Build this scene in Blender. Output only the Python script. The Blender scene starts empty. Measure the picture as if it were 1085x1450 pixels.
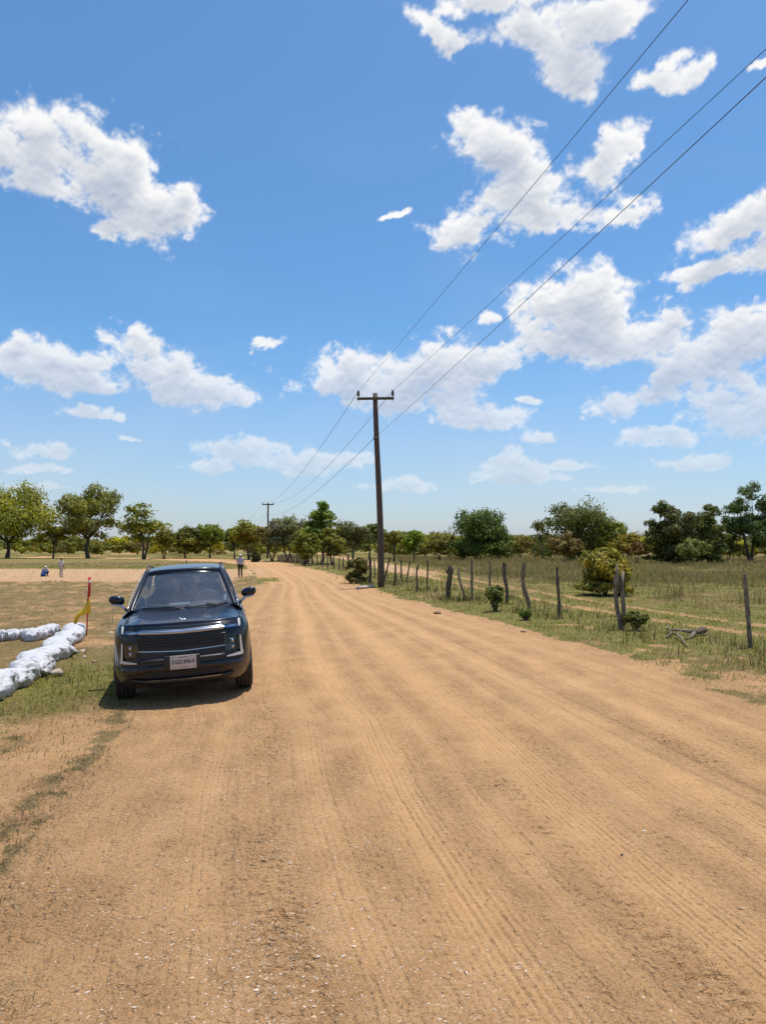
import bpy, bmesh, math, random
import numpy as np
from mathutils import Vector, Matrix, Euler

# ------------------------------------------------------------------ camera, sky, sun, exposure
scene = bpy.context.scene
COL = scene.collection
CAM_H, F_PX, HOR = 1.92, 1050.0, 774.0
PITCH = math.atan((HOR - 725.0) / F_PX)
cd = bpy.data.cameras.new('camera'); cam = bpy.data.objects.new('camera', cd); COL.objects.link(cam)
cd.sensor_fit = 'VERTICAL'; cd.sensor_height = 36.0; cd.sensor_width = 27.0
cd.lens = F_PX / 1450.0 * 36.0
cd.clip_start = 0.05; cd.clip_end = 20000
cam.location = (0, 0, CAM_H); cam.rotation_euler = (math.radians(90) + PITCH, 0, 0)
scene.camera = cam
SUN_EL, SUN_AZ = 77.5, 50.0     # azimuth measured clockwise from +Y (the view direction)
sd = bpy.data.lights.new('sun', 'SUN'); sd.energy = 4.7; sd.angle = math.radians(0.53); sd.color = (1.0, 0.955, 0.88)
sun = bpy.data.objects.new('sun', sd); COL.objects.link(sun)
_e, _a = math.radians(SUN_EL), math.radians(SUN_AZ)
SUN_DIR = Vector((math.cos(_e) * math.sin(_a), math.cos(_e) * math.cos(_a), math.sin(_e)))
sun.rotation_euler = SUN_DIR.to_track_quat('Z', 'Y').to_euler()
sun.location = (20, 20, 60)
vs = scene.view_settings
vs.view_transform = 'Standard'; vs.look = 'None'; vs.gamma = 1.0; vs.use_curve_mapping = False
vs.exposure = 0.12
scene.display_settings.display_device = 'sRGB'
SKY_STRENGTH = 0.145

def raydir(px, py):
    dx, dy = (px - 542.5) / F_PX, (725.0 - py) / F_PX
    c, s = math.cos(PITCH), math.sin(PITCH)
    return Vector((dx, c - dy * s, s + dy * c))
def G(px, py, z=0.0):                      # ground point seen at a place of the photograph
    d = raydir(px, py); k = (z - CAM_H) / d.z
    return Vector((d.x * k, d.y * k, z))
def PT(px, py, Y):                         # point at depth Y
    d = raydir(px, py); k = Y / d.y
    return Vector((d.x * k, Y, CAM_H + d.z * k))

world = bpy.data.worlds.new('World'); scene.world = world; world.use_nodes = True
NT = world.node_tree
class N:
    """tiny node helper"""
    def __init__(s, nt): s.nt = nt
    def new(s, t, **kw):
        n = s.nt.nodes.new(t)
        for k, v in kw.items(): setattr(n, k, v)
        return n
    def put(s, sock, v):
        if hasattr(v, 'is_linked') or isinstance(v, bpy.types.NodeSocket): s.nt.links.new(v, sock)
        else: sock.default_value = v
    def m(s, op, a, b=None, c=None, clamp=False):
        n = s.new('ShaderNodeMath', operation=op, use_clamp=clamp)
        s.put(n.inputs[0], a)
        if b is not None: s.put(n.inputs[1], b)
        if c is not None: s.put(n.inputs[2], c)
        return n.outputs[0]
    def v(s, op, a, b=None, c=None, scale=None):
        n = s.new('ShaderNodeVectorMath', operation=op)
        s.put(n.inputs[0], a)
        if b is not None: s.put(n.inputs[1], b)
        if c is not None: s.put(n.inputs[2], c)
        if scale is not None: s.put(n.inputs['Scale'], scale)
        return n.outputs['Value'] if op in ('LENGTH', 'DOT_PRODUCT', 'DISTANCE') else n.outputs[0]
    def ss(s, x, lo, hi, a=0.0, b=1.0):
        n = s.new('ShaderNodeMapRange', interpolation_type='SMOOTHSTEP', clamp=True)
        s.put(n.inputs[0], x); s.put(n.inputs[1], lo); s.put(n.inputs[2], hi); s.put(n.inputs[3], a); s.put(n.inputs[4], b)
        return n.outputs[0]
    def noise(s, vec, scale, detail=4, rough=0.5, dist=0.0, col=False, lac=2.0):
        n = s.new('ShaderNodeTexNoise'); n.noise_dimensions = '3D'
        s.put(n.inputs['Vector'], vec); s.put(n.inputs['Scale'], scale); s.put(n.inputs['Detail'], detail)
        s.put(n.inputs['Roughness'], rough); s.put(n.inputs['Distortion'], dist); s.put(n.inputs['Lacunarity'], lac)
        return n.outputs['Color'] if col else n.outputs[0]
    def mix(s, f, a, b, mode='MIX'):
        n = s.new('ShaderNodeMix', data_type='RGBA', blend_type=mode)
        s.put(n.inputs[0], f); s.put(n.inputs[6], a); s.put(n.inputs[7], b)
        return n.outputs[2]
    def xyz(s, v):
        n = s.new('ShaderNodeSeparateXYZ'); s.put(n.inputs[0], v); return n.outputs
    def comb(s, x, y, z=0.0):
        n = s.new('ShaderNodeCombineXYZ'); s.put(n.inputs[0], x); s.put(n.inputs[1], y); s.put(n.inputs[2], z); return n.outputs[0]

# clouds: (centre x, centre y, half width, half height, tilt clockwise) as directions in the sky
CLOUDS = [
 (110,240,105,66,28),(180,225,60,45,30),(60,260,60,40,15),
 (70,215,95,62,20),(150,200,80,45,20),(150,262,115,52,28),(235,298,66,44,15),(15,215,60,58,0),(150,328,27,14,0),
 (622,55,48,26,35),(655,80,30,22,0),(700,12,95,30,0),(830,18,90,42,0),(800,92,78,46,10),(750,60,60,30,0),(930,112,66,34,8),(950,75,28,28,0),(990,105,22,26,0),
 (700,215,58,50,30),(755,262,84,58,20),(835,222,80,36,-15),(800,305,62,32,0),(660,325,58,42,0),(880,300,48,26,0),(562,305,22,7,-8),
 (1040,325,92,42,-12),(1095,300,60,50,0),(1010,395,46,26,0),(1082,85,20,12,0),(1085,370,40,30,0),
 (800,435,90,58,-10),(850,482,110,36,0),(935,470,62,38,0),(688,457,20,14,0),
 (1010,525,125,45,-20),(915,562,85,32,-12),(1065,485,80,52,0),(1060,585,115,44,0),(940,618,62,16,0),
 (495,532,74,42,0),(600,528,84,46,0),(680,520,50,32,0),(570,562,90,30,0),(690,590,72,19,0),(755,567,20,8,0),
 (80,520,92,42,8),(18,500,32,28,0),(120,548,62,18,0),(200,502,66,32,15),(242,542,72,36,15),(335,555,48,22,0),(385,483,22,9,-12),(128,583,40,11,0),
 (60,640,56,13,5),(65,662,40,8,0),(190,617,17,6,0),(345,640,58,26,0),(405,656,96,18,3),(495,656,36,11,0),(300,661,44,12,0),
 (724,662,38,24,0),(740,677,70,12,0),(805,657,38,9,0),(770,620,26,10,0),(965,655,60,12,0),(560,690,60,8,0),(60,690,50,7,0),(880,690,60,8,0)]
def azel(px, py):
    d = raydir(px, py); return math.atan2(d.x, d.y), math.atan2(d.z, math.hypot(d.x, d.y))
def build_world():
    nt = NT; n = N(nt); nt.nodes.clear()
    out = n.new('ShaderNodeOutputWorld'); bg = n.new('ShaderNodeBackground'); nt.links.new(bg.outputs[0], out.inputs[0])
    sky = n.new('ShaderNodeTexSky', sky_type='NISHITA'); sky.sun_disc = False
    sky.sun_elevation = math.radians(SUN_EL); sky.sun_rotation = math.radians(SUN_AZ)
    sky.air_density = 1.0; sky.dust_density = 1.0; sky.ozone_density = 10.0; sky.altitude = 0
    hs = n.new('ShaderNodeHueSaturation'); hs.inputs['Saturation'].default_value = 1.08; hs.inputs['Hue'].default_value = .4915; nt.links.new(sky.outputs[0], hs.inputs['Color'])
    nt.links.new(hs.outputs[0], bg.inputs[0]); bg.inputs[1].default_value = SKY_STRENGTH
build_world()

# ------------------------------------------------------------------ numpy noise
def _hash(ix, iy, seed):
    h = (ix.astype(np.int64) * 374761393 + iy.astype(np.int64) * 668265263 + seed * 1442695041) & 0xffffffff
    h = ((h ^ (h >> 13)) * 1274126177) & 0xffffffff
    h = ((h ^ (h >> 15)) * 2246822519) & 0xffffffff
    return ((h ^ (h >> 16)) & 0xffffff) / float(0xffffff)
def gnoise(x, y, seed=0):
    """gradient noise, about -0.7 .. 0.7"""
    x = np.asarray(x, float); y = np.asarray(y, float)
    ix = np.floor(x); iy = np.floor(y); fx = x - ix; fy = y - iy
    u = fx * fx * fx * (fx * (fx * 6 - 15) + 10); v = fy * fy * fy * (fy * (fy * 6 - 15) + 10)
    def g(dx, dy):
        a = _hash(ix + dx, iy + dy, seed) * 2 * np.pi
        return np.cos(a) * (fx - dx) + np.sin(a) * (fy - dy)
    a = g(0, 0); b = g(1, 0); c = g(0, 1); d = g(1, 1)
    return (a + (b - a) * u) * (1 - v) + (c + (d - c) * u) * v
def fbm(x, y, octaves=5, seed=0, gain=0.5, lac=2.03):
    s = 0.0; a = 1.0; t = 0.0
    for o in range(octaves):
        s = s + a * gnoise(x + 17.3 * o, y - 9.1 * o, seed + o); t += a
        x, y = (x * 0.8 - y * 0.6) * lac, (x * 0.6 + y * 0.8) * lac
        a *= gain
    return s / t * 1.4
def sstep(x, a, b):
    t = np.clip((x - a) / (b - a), 0, 1); return t * t * (3 - 2 * t)
def worley(x, y, seed=0):
    ix = np.floor(x); iy = np.floor(y); best = np.full(np.shape(x), 9.0)
    for dx in (-1, 0, 1):
        for dy in (-1, 0, 1):
            jx = ix + dx; jy = iy + dy
            px = jx + _hash(jx, jy, seed); py = jy + _hash(jx, jy, seed + 7)
            best = np.minimum(best, (px - x) ** 2 + (py - y) ** 2)
    return np.sqrt(best)

# ------------------------------------------------------------------ clouds: a far dome, only where there is cloud
def cloud_blobs():
    bl = []
    for (cx, cy, rx, ry, rot) in CLOUDS:
        a0, e0 = azel(cx, cy); a1, e1 = azel(cx + rx, cy); a2, e2 = azel(cx, cy - ry)
        bl.append((a0, e0, abs(a1 - a0), abs(e2 - e0), math.radians(rot)))
    rnd = random.Random(5)
    for k in range(40):
        a0 = rnd.uniform(0.75, 5.5); e0 = rnd.uniform(0.08, 0.9); w = rnd.uniform(0.06, 0.16)
        bl.append(((a0 + math.pi) % (2 * math.pi) - math.pi, e0, w, w * rnd.uniform(0.35, 0.6), rnd.uniform(-.3, .3)))
    return bl
def cloud_fields(AZ, EL, blobs, fine=True):
    zz = (np.maximum(np.sin(EL), 0) + 0.75) * .66
    ce = np.cos(EL)
    qx = np.sin(AZ) * ce / zz; qy = np.cos(AZ) * ce / zz
    elf = 0.32 + 0.68 * sstep(EL, 0.02, 0.5)
    w1x = fbm(qx * 6, qy * 6, 4, 11); w1y = fbm(qx * 6, qy * 6, 4, 31)
    w2x = fbm(qx * 26, qy * 26, 4, 51, 0.6); w2y = fbm(qx * 26, qy * 26, 4, 71, 0.6)
    ax = AZ + elf * (0.050 * w1x + 0.018 * w2x); ey = EL + elf * (0.034 * w1y + 0.014 * w2y)
    cur = np.full(AZ.shape, -9.0)
    acc = np.zeros(AZ.shape)
    for (a0, e0, rx, ry, rot) in blobs:
        m = (np.abs(AZ - a0) < rx * 2.2 + .1) & (np.abs(EL - e0) < ry * 2.2 + rx * abs(math.sin(rot)) + .1)
        if not m.any(): continue
        dx = ax[m] - a0; dy = ey[m] - e0
        c, s = math.cos(rot), math.sin(rot)
        u = (dx * c - dy * s) / rx; v = (dx * s + dy * c) / ry
        v = np.where(v < 0, v * 1.18, v)              # flatter undersides
        b = 1.0 - np.sqrt(u * u + v * v)
        acc[m] += np.exp(np.clip(b, -3, 1) * 8.0)
    cur = np.log(acc + 1e-9) / 8.0
    f1 = fbm(qx * 9 + w1x * .3, qy * 9 + w1y * .3, 8, 91, 0.60)
    x2, y2 = qx + 0.02 * w2x, qy + 0.02 * w2y
    bil = 0.0; a = 0.5; fr = 20.0
    for o in range(4):
        bil = bil + a * (0.5 - worley(x2 * fr, y2 * fr, 200 + o)); a *= 0.6; fr *= 2.1
    D = cur + f1 * 1.30 + bil * 0.85
    R = f1 * 0.55 + bil * 0.9 + fbm(qx * 15, qy * 15, 5, 300, 0.55) * 0.6     # lumpy relief of the cloud's face
    return D, R
def _blur(a, n):
    for ax in (0, 1):
        c = np.cumsum(np.pad(a, [(n, n) if i == ax else (0, 0) for i in (0, 1)], mode='edge'), axis=ax)
        c = np.insert(c, 0, 0, axis=ax)
        k = 2 * n + 1
        a = (np.take(c, range(k, c.shape[ax]), axis=ax) - np.take(c, range(0, c.shape[ax] - k), axis=ax)) / k
        a = a[:] 
    return a
def cloud_layers(AZ, EL, blobs, step):
    """alpha and light of the clouds on a regular (az, el) grid; rows = el rising"""
    D, R = cloud_fields(AZ, EL, blobs)
    alpha = sstep(D, -0.10, 0.46) ** 1.25
    rho = sstep(D, 0.1, 1.0)
    nb = max(1, int(round(0.004 / step)))
    rb = _blur(_blur(rho, nb), nb)
    tau = np.zeros_like(rho); wsum = 0
    for k in range(1, 12):                     # march the density towards the light: up and a little to the right
        oy = int(round(k * 0.006 / step)); ox = int(round(k * 0.0022 / step))
        if oy == 0: continue
        sh = np.zeros_like(rho)
        sh[:-oy, :rho.shape[1] - ox if ox else None] = rb[oy:, ox:]
        w = math.exp(-k * 0.16); tau += sh * w; wsum += w
    tau = tau / max(wsum, 1e-6)
    light = np.exp(-2.3 * tau) * 0.72 + 0.28 * np.exp(-2.0 * rb)
    n1 = max(1, int(round(0.0045 / step)))     # relief: lumps lit on their upper side
    Rb = _blur(R, max(1, nb // 2)); rel = np.zeros_like(R); rel[:-n1] = Rb[:-n1] - Rb[n1:]
    Rc = _blur(R, nb * 3)
    light = light * 1.10 + rel * 0.80 + Rc * 0.55 + .05
    return alpha, np.clip(light, 0, 1)
# ------------------------------------------------------------------ mesh helpers
def link(o, parent=None):
    COL.objects.link(o)
    if parent is not None: o.parent = parent
    return o
def tag(o, label=None, cat=None, group=None, kind=None):
    if label: o['label'] = label
    if cat: o['category'] = cat
    if group: o['group'] = group
    if kind: o['kind'] = kind
    return o
def empty(name, loc=(0, 0, 0), rz=0.0):
    o = bpy.data.objects.new(name, None); o.location = loc; o.rotation_euler = (0, 0, rz); o.empty_display_size = .2
    return link(o)
def np_mesh(name, V, F, mats, parent=None, smooth=True, attrs=None, normals=None, mat_idx=None):
    """V (n,3), F (m,k) with k = 3 or 4"""
    V = np.asarray(V, np.float32); F = np.asarray(F, np.int32)
    me = bpy.data.meshes.new(name); k = F.shape[1]
    me.vertices.add(len(V)); me.vertices.foreach_set('co', V.ravel())
    me.loops.add(F.size); me.loops.foreach_set('vertex_index', F.ravel())
    me.polygons.add(len(F)); me.polygons.foreach_set('loop_start', np.arange(0, F.size, k, dtype=np.int32))
    me.polygons.foreach_set('loop_total', np.full(len(F), k, np.int32))
    me.update(calc_edges=True)
    me.polygons.foreach_set('use_smooth', np.full(len(F), smooth, bool))
    if mat_idx is not None: me.polygons.foreach_set('material_index', np.asarray(mat_idx, np.int32))
    for m in (mats if isinstance(mats, (list, tuple)) else [mats]): me.materials.append(m)
    for an, (tp, arr) in (attrs or {}).items():
        a = me.attributes.new(an, tp, 'POINT')
        a.data.foreach_set('value' if tp == 'FLOAT' else 'vector' if tp == 'FLOAT_VECTOR' else 'color', np.asarray(arr, np.float32).ravel())
    if normals is not None: me.normals_split_custom_set_from_vertices([tuple(v) for v in normals])
    return link(bpy.data.objects.new(name, me), parent)
class MB:
    def __init__(s): s.v = []; s.f = []; s.m = []
    def add(s, V, F, mi=0):
        o = len(s.v); s.v += [tuple(p) for p in V]; s.f += [tuple(i + o for i in f) for f in F]; s.m += [mi] * len(F); return s
    def box(s, c, d, rot=None, mi=0, taper=1.0):
        hx, hy, hz = d[0] / 2, d[1] / 2, d[2] / 2
        V = [Vector((sx * hx * (taper if sz > 0 else 1), sy * hy * (taper if sz > 0 else 1), sz * hz)) for sz in (-1, 1) for sx, sy in ((-1, -1), (1, -1), (1, 1), (-1, 1))]
        if rot is not None: V = [rot @ p for p in V]
        V = [p + Vector(c) for p in V]
        return s.add(V, [(3, 2, 1, 0), (4, 5, 6, 7), (0, 1, 5, 4), (1, 2, 6, 5), (2, 3, 7, 6), (3, 0, 4, 7)], mi)
    def tube(s, pts, rad, seg=8, mi=0, cap=True, wob=0.0, rng=None, flat=1.0):
        pts = [Vector(p) for p in pts]; n = len(pts)
        if not isinstance(rad, (list, tuple)): rad = [rad] * n
        V = []; ref = None
        for i, p in enumerate(pts):
            t = (pts[min(i + 1, n - 1)] - pts[max(i - 1, 0)]).normalized()
            if ref is None: ref = t.orthogonal().normalized()
            ref = (ref - t * ref.dot(t)).normalized(); b = t.cross(ref)
            for k in range(seg):
                a = 2 * math.pi * k / seg; r = rad[i] * (1 + (rng.uniform(-wob, wob) if wob and rng else 0))
                V.append(p + ref * math.cos(a) * r + b * math.sin(a) * r * flat)
        F = [(i * seg + k, i * seg + (k + 1) % seg, (i + 1) * seg + (k + 1) % seg, (i + 1) * seg + k) for i in range(n - 1) for k in range(seg)]
        if cap: F += [tuple(range(seg))[::-1], tuple((n - 1) * seg + k for k in range(seg))]
        return s.add(V, F, mi)
    def lathe(s, prof, seg=24, axis='z', c=(0, 0, 0), mi=0, M=None):
        V = []
        for r, h in prof:
            for k in range(seg):
                a = 2 * math.pi * k / seg; p = Vector((r * math.cos(a), r * math.sin(a), h))
                if axis == 'x': p = Vector((h, p.x, p.y))
                if axis == 'y': p = Vector((p.x, h, p.y))
                if M is not None: p = M @ p
                V.append(p + Vector(c))
        n = len(prof)
        F = [(i * seg + k, i * seg + (k + 1) % seg, (i + 1) * seg + (k + 1) % seg, (i + 1) * seg + k) for i in range(n - 1) for k in range(seg)]
        return s.add(V, F, mi)
    def grid(s, P, mi=0, closed_u=False):
        """P[i][j] points"""
        R = len(P); C = len(P[0]); V = [p for row in P for p in row]
        F = []
        for i in range(R - 1):
            for j in range(C if closed_u else C - 1):
                F.append((i * C + j, i * C + (j + 1) % C, (i + 1) * C + (j + 1) % C, (i + 1) * C + j))
        return s.add(V, F, mi)
    def build(s, name, mats, parent=None, smooth=True, angle=None, bevel=0.0, recalc=True):
        me = bpy.data.meshes.new(name); me.from_pydata(s.v, [], s.f); me.update()
        for m in (mats if isinstance(mats, (list, tuple)) else [mats]): me.materials.append(m)
        me.polygons.foreach_set('material_index', s.m)
        if recalc or bevel:
            bm = bmesh.new(); bm.from_mesh(me)
            if bevel:
                bmesh.ops.bevel(bm, geom=list(bm.edges), offset=bevel, segments=2, profile=0.6, affect='EDGES', clamp_overlap=True)
            if recalc: bmesh.ops.recalc_face_normals(bm, faces=bm.faces)
            bm.to_mesh(me); bm.free()
        me.polygons.foreach_set('use_smooth', [smooth] * len(me.polygons))
        if angle:
            me.set_sharp_from_angle(angle=math.radians(angle))
        return link(bpy.data.objects.new(name, me), parent)

# ------------------------------------------------------------------ materials
def material(name):
    m = bpy.data.materials.new(name); m.use_nodes = True; nt = m.node_tree
    b = next(x for x in nt.nodes if x.type == 'BSDF_PRINCIPLED')
    return m, N(nt), b
def simple(name, col, rough=0.6, metal=0.0, coat=0.0, nscale=0, namt=0.15, bump=0.0, spec=0.5, coords='Object'):
    m, n, b = material(name)
    b.inputs['Roughness'].default_value = rough; b.inputs['Metallic'].default_value = metal
    b.inputs['Coat Weight'].default_value = coat; b.inputs['Specular IOR Level'].default_value = spec
    if nscale:
        tc = n.new('ShaderNodeTexCoord').outputs[coords]
        ns = n.noise(tc, nscale, 5, 0.6)
        lo = [c * (1 - namt) for c in col[:3]] + [1]; hi = [min(1, c * (1 + namt)) for c in col[:3]] + [1]
        n.put(b.inputs['Base Color'], n.mix(ns, lo, hi))
        if bump:
            bp = n.new('ShaderNodeBump'); bp.inputs['Strength'].default_value = bump; bp.inputs['Distance'].default_value = 0.02
            n.put(bp.inputs['Height'], ns); n.put(b.inputs['Normal'], bp.outputs[0])
    else:
        b.inputs['Base Color'].default_value = (*col[:3], 1)
    return m
def attr_mat(name, rough=0.7, transl=0.0, spec=0.3, tint=(1, 1, 1)):
    """colour from the real per-leaf / per-blade colour attribute"""
    m, n, b = material(name)
    a = n.new('ShaderNodeAttribute'); a.attribute_name = 'tone'
    c = n.mix(1.0, a.outputs['Color'], (*tint, 1), 'MULTIPLY')
    n.put(b.inputs['Base Color'], c); b.inputs['Roughness'].default_value = rough; b.inputs['Specular IOR Level'].default_value = spec
    if transl:
        t = n.new('ShaderNodeBsdfTranslucent'); n.put(t.inputs[0], c)
        mx = n.new('ShaderNodeMixShader'); mx.inputs[0].default_value = transl
        n.put(mx.inputs[1], b.outputs[0]); n.put(mx.inputs[2], t.outputs[0])
        out = next(x for x in n.nt.nodes if x.type == 'OUTPUT_MATERIAL'); n.put(out.inputs[0], mx.outputs[0])
    return m

# ------------------------------------------------------------------ the clouds
def build_clouds():
    blobs = cloud_blobs(); R = 9000.0
    m = bpy.data.materials.new('cloud'); m.use_nodes = True; n = N(m.node_tree); m.node_tree.nodes.clear()
    out = n.new('ShaderNodeOutputMaterial')
    al = n.new('ShaderNodeAttribute'); al.attribute_name = 'cover'
    li = n.new('ShaderNodeAttribute'); li.attribute_name = 'brightness'
    ex = 2.0 ** (-vs.exposure)
    c = n.mix(li.outputs['Fac'], (0.40 * ex, 0.47 * ex, 0.60 * ex, 1), (0.98 * ex, 0.975 * ex, 0.97 * ex, 1))
    em = n.new('ShaderNodeEmission'); n.put(em.inputs[0], c)
    tr = n.new('ShaderNodeBsdfTransparent'); mx = n.new('ShaderNodeMixShader')
    n.put(mx.inputs[0], al.outputs['Fac']); n.put(mx.inputs[1], tr.outputs[0]); n.put(mx.inputs[2], em.outputs[0]); n.put(out.inputs[0], mx.outputs[0])
    m.cycles.emission_sampling = 'NONE'
    VV = []; FF = []; AA = []; LL = []; off = 0
    D = math.radians
    for (a0, a1, e0, e1, st) in ((D(-33), D(33), D(0.2), D(41), D(0.075)), (D(33), D(327), D(.5), D(60), D(0.6))):
        azs = np.arange(a0, a1, st); els = np.arange(e0, e1, st)
        AZ, EL = np.meshgrid(azs, els); AZw = (AZ + np.pi) % (2 * np.pi) - np.pi
        al_, li_ = cloud_layers(AZw, EL, blobs, st)
        al_ = al_ * (0.34 + 0.64 * sstep(EL, 0.0, 0.34))
        # thin milky veil low over the horizon, uneven
        veil = np.clip(.46 * (1 - sstep(EL, -.02, .36)) ** 1.3 + .16 * fbm(AZ * 3, EL * 9, 4, 777) * (1 - sstep(EL, .2, .7)), 0, .6)
        li_ = np.where(al_ + veil > 1e-4, (li_ * al_ + .42 * veil) / (al_ + veil + 1e-6), li_); al_ = 1 - (1 - al_) * (1 - veil)
        al_[0] = 0; al_[-1] *= 0
        if st > D(0.3): al_[:, 0] = 0; al_[:, -1] = 0
        nr, nc = AZ.shape
        idx = np.arange(nr * nc).reshape(nr, nc)
        q = np.stack([idx[:-1, :-1], idx[:-1, 1:], idx[1:, 1:], idx[1:, :-1]], -1).reshape(-1, 4)
        keep = al_.ravel()[q].max(1) > 0.004
        q = q[keep]; used = np.unique(q); remap = np.full(nr * nc, -1); remap[used] = np.arange(len(used))
        X = R * np.cos(EL) * np.sin(AZ); Y = R * np.cos(EL) * np.cos(AZ); Z = R * np.sin(EL)
        VV.append(np.stack([X.ravel()[used], Y.ravel()[used], Z.ravel()[used]], -1)); FF.append(remap[q] + off); off += len(used)
        AA.append(al_.ravel()[used]); LL.append(li_.ravel()[used])
    o = np_mesh('sky', np.concatenate(VV), np.concatenate(FF), m, attrs={'cover': ('FLOAT', np.concatenate(AA)), 'brightness': ('FLOAT', np.concatenate(LL))})
    tag(o, 'blue sky with drifting white fair weather clouds', None, None, 'structure')
    return o
build_clouds()

# ------------------------------------------------------------------ terrain: zones and heights
_Ly = [-60, 0, 3.2, 4.3, 6.0, 8.4, 9.6, 12, 16, 25, 36, 50, 62, 77, 95, 112, 140]
_Lx = [8, -1.3, -1.85, -2.15, -2.5, -2.85, -3.3, -3.9, -4.3, -5.0, -6.0, -8.6, -11.2, -14.5, -21.5, -34, -70]
_Ry = [-60, 0, 3.2, 8.8, 12.5, 16, 21, 28.4, 36, 53, 72, 92, 106, 118, 140]
_Rx = [17, 5.7, 5.2, 4.6, 4.25, 3.6, 2.4, 0.55, -0.75, -3.6, -7.6, -12.8, -18.5, -28, -64]
def Lf(y): return np.interp(y, _Ly, _Lx)
def Rf(y): return np.interp(y, _Ry, _Rx)
_Ty = [-30, 10, 15.4, 19, 23.4, 31.5, 45.8, 69.5, 126, 200]     # two-rut track in the right field
_Tx = [12.5, 9.4, 8.3, 7.0, 6.0, 4.6, 2.9, 0.4, -6.5, -17]
def zones(x, y, fine=True):
    x = np.asarray(x, float); y = np.asarray(y, float)
    L = Lf(y); R = Rf(y); W = R - L
    wob = fbm(x * .55, y * .4, 4, 401) * 0.85 + fbm(x * 2.4, y * 2.0, 3, 402) * 0.30
    wob = wob * np.clip(0.5 + y / 60, .5, 1.6)
    e_l = (x - L) + wob * 0.7 * (.25 + .75 * sstep(y, 7, 12)); e_r = (R - x) + wob * 0.8
    t = (x - L) / W * 8.0
    s = np.hypot(0, y) * 1.02 * np.sign(y)
    road = sstep(np.minimum(e_l, e_r), -0.10, 0.16)
    dl = -e_l; dr = -e_r
    left = x < L; right = x > R
    n1 = fbm(x * .12, y * .12, 4, 410); n2 = fbm(x * .6, y * .6, 4, 420); n3 = fbm(x * 2.2, y * 2.2, 4, 430)
    # ---- left side
    near = 1 - sstep(y, 8.2, 10.5)
    gl_near = 0.10 + 0.55 * sstep(n2 + .5 * n3, .12, .5)
    gl_near = gl_near * sstep(dl, .25, 1.1) + 0.78 * np.exp(-((dl - 0.12 - .12 * n3) / 0.20) ** 2) * sstep(n3 + .5, .1, .6)
    gl_far = 0.60 + 0.6 * n2 + .45 * n3
    gl = near * gl_near + (1 - near) * gl_far
    patch = np.exp(-(((x + 4.6) / 1.3) ** 2 + ((y - 11.0) / 2.6) ** 2)); gl = gl + 0.9 * patch
    green_l = np.clip(0.38 + .9 * n1 + patch * .9 + .5 * n2, 0, 1) * (1 - .85 * near * (1 - patch))
    field = sstep(y, 12, 15) * (1 - sstep(y, 40, 42.5)) * sstep(-x, 4.5, 6.5)
    green_l = green_l * (1 - .60 * field)
    band = sstep(y + 1.5 * n1 + n3, 40.5, 42.5) * (1 - sstep(y + 5 * n1 + n3, 61, 65)) * sstep(-x, 8, 10)
    gl = gl * (1 - band * .97)
    far = sstep(y, 62, 68); green_l = green_l * (1 - far) + far * np.clip(.75 + .6 * n1, 0, 1) * (1 - .75 * np.exp(-((y - 88) / 12.0) ** 2))
    gl = gl * (1 - far) + far * (.85 + .2 * n2)
    # island of grass in the road by the standing man
    isl = np.exp(-(((x + 6.9) / 1.5) ** 2 + ((y - 42) / 5.0) ** 2)); isl = sstep(isl + .35 * n3 + .2 * n2, .35, .75)
    road = road * (1 - isl * .8)
    # ---- right side
    gr = 0.84 + 0.55 * n2 + .35 * n3
    bare = sstep(1.6 * n2 + n3 + np.exp(-((y - 10) / 4.0) ** 2) * .75, .35, .85) * (1 - sstep(dr, 2.2, 3.4))
    gr = np.clip(gr, .18, 1) * (1 - .72 * bare) * (1 - .75 * sstep(y, 0, 1) * (1 - sstep(y, 6.5, 9.0)) * (1 - sstep(dr, .3, .8)))
    T = np.interp(y, _Ty, _Tx); tt = x - T
    rut = np.maximum(np.exp(-(tt / .30) ** 4), np.exp(-((tt - 1.7) / .32) ** 4)) * (x > R + .8)
    gr = gr * (1 - rut * .72 * sstep(n3 + .6, .15, .5))
    tr_far = np.exp(-(tt / 1.6) ** 4) * sstep(y, 40, 55) * (x > R + .8); gr = gr * (1 - .9 * tr_far)
    green_r = np.clip(.85 + 1.0 * n1 + .7 * n2, 0, 1) * (1 - .38 * sstep(y + 8 * n1, 30, 45) * (x > 5))
    green_r = green_r * (1 - .2 * sstep(y, 60, 80))
    cover = np.where(left, gl, gr) * (1 - road)
    cover = np.clip(np.where(road > .5, isl * .6, cover), 0, 1)
    green = np.clip(np.where(left, green_l, green_r), 0, 1)
    return dict(L=L, R=R, t=t, s=s, road=road, cover=cover, green=green, left=left, right=right, dl=dl, dr=dr, band=band, rut=rut, trk=tr_far, isl=isl, n1=n1, n2=n2, n3=n3, e_l=e_l, e_r=e_r)
_rt = np.random.RandomState(3)
def lanes(t, s):
    """0..1 how hard the wheels have packed the dirt at cross position t"""
    w = t + 0.22 * gnoise(s * .05, s * 0 + 3.1, 77) + .10 * gnoise(s * .16, s * 0 + 9.1, 78)
    c = np.zeros_like(w)
    for (t0, wd, a) in ((1.15, .16, .55), (2.05, .20, .6), (2.75, .26, 1.0), (3.35, .12, .6), (4.05, .34, .95), (4.75, .13, .6), (5.35, .30, .9), (6.25, .22, .8), (7.0, .30, .7), (7.55, .14, .5)):
        c = np.maximum(c, a * np.exp(-((w - t0) / wd) ** 2))
    return c, w
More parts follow.
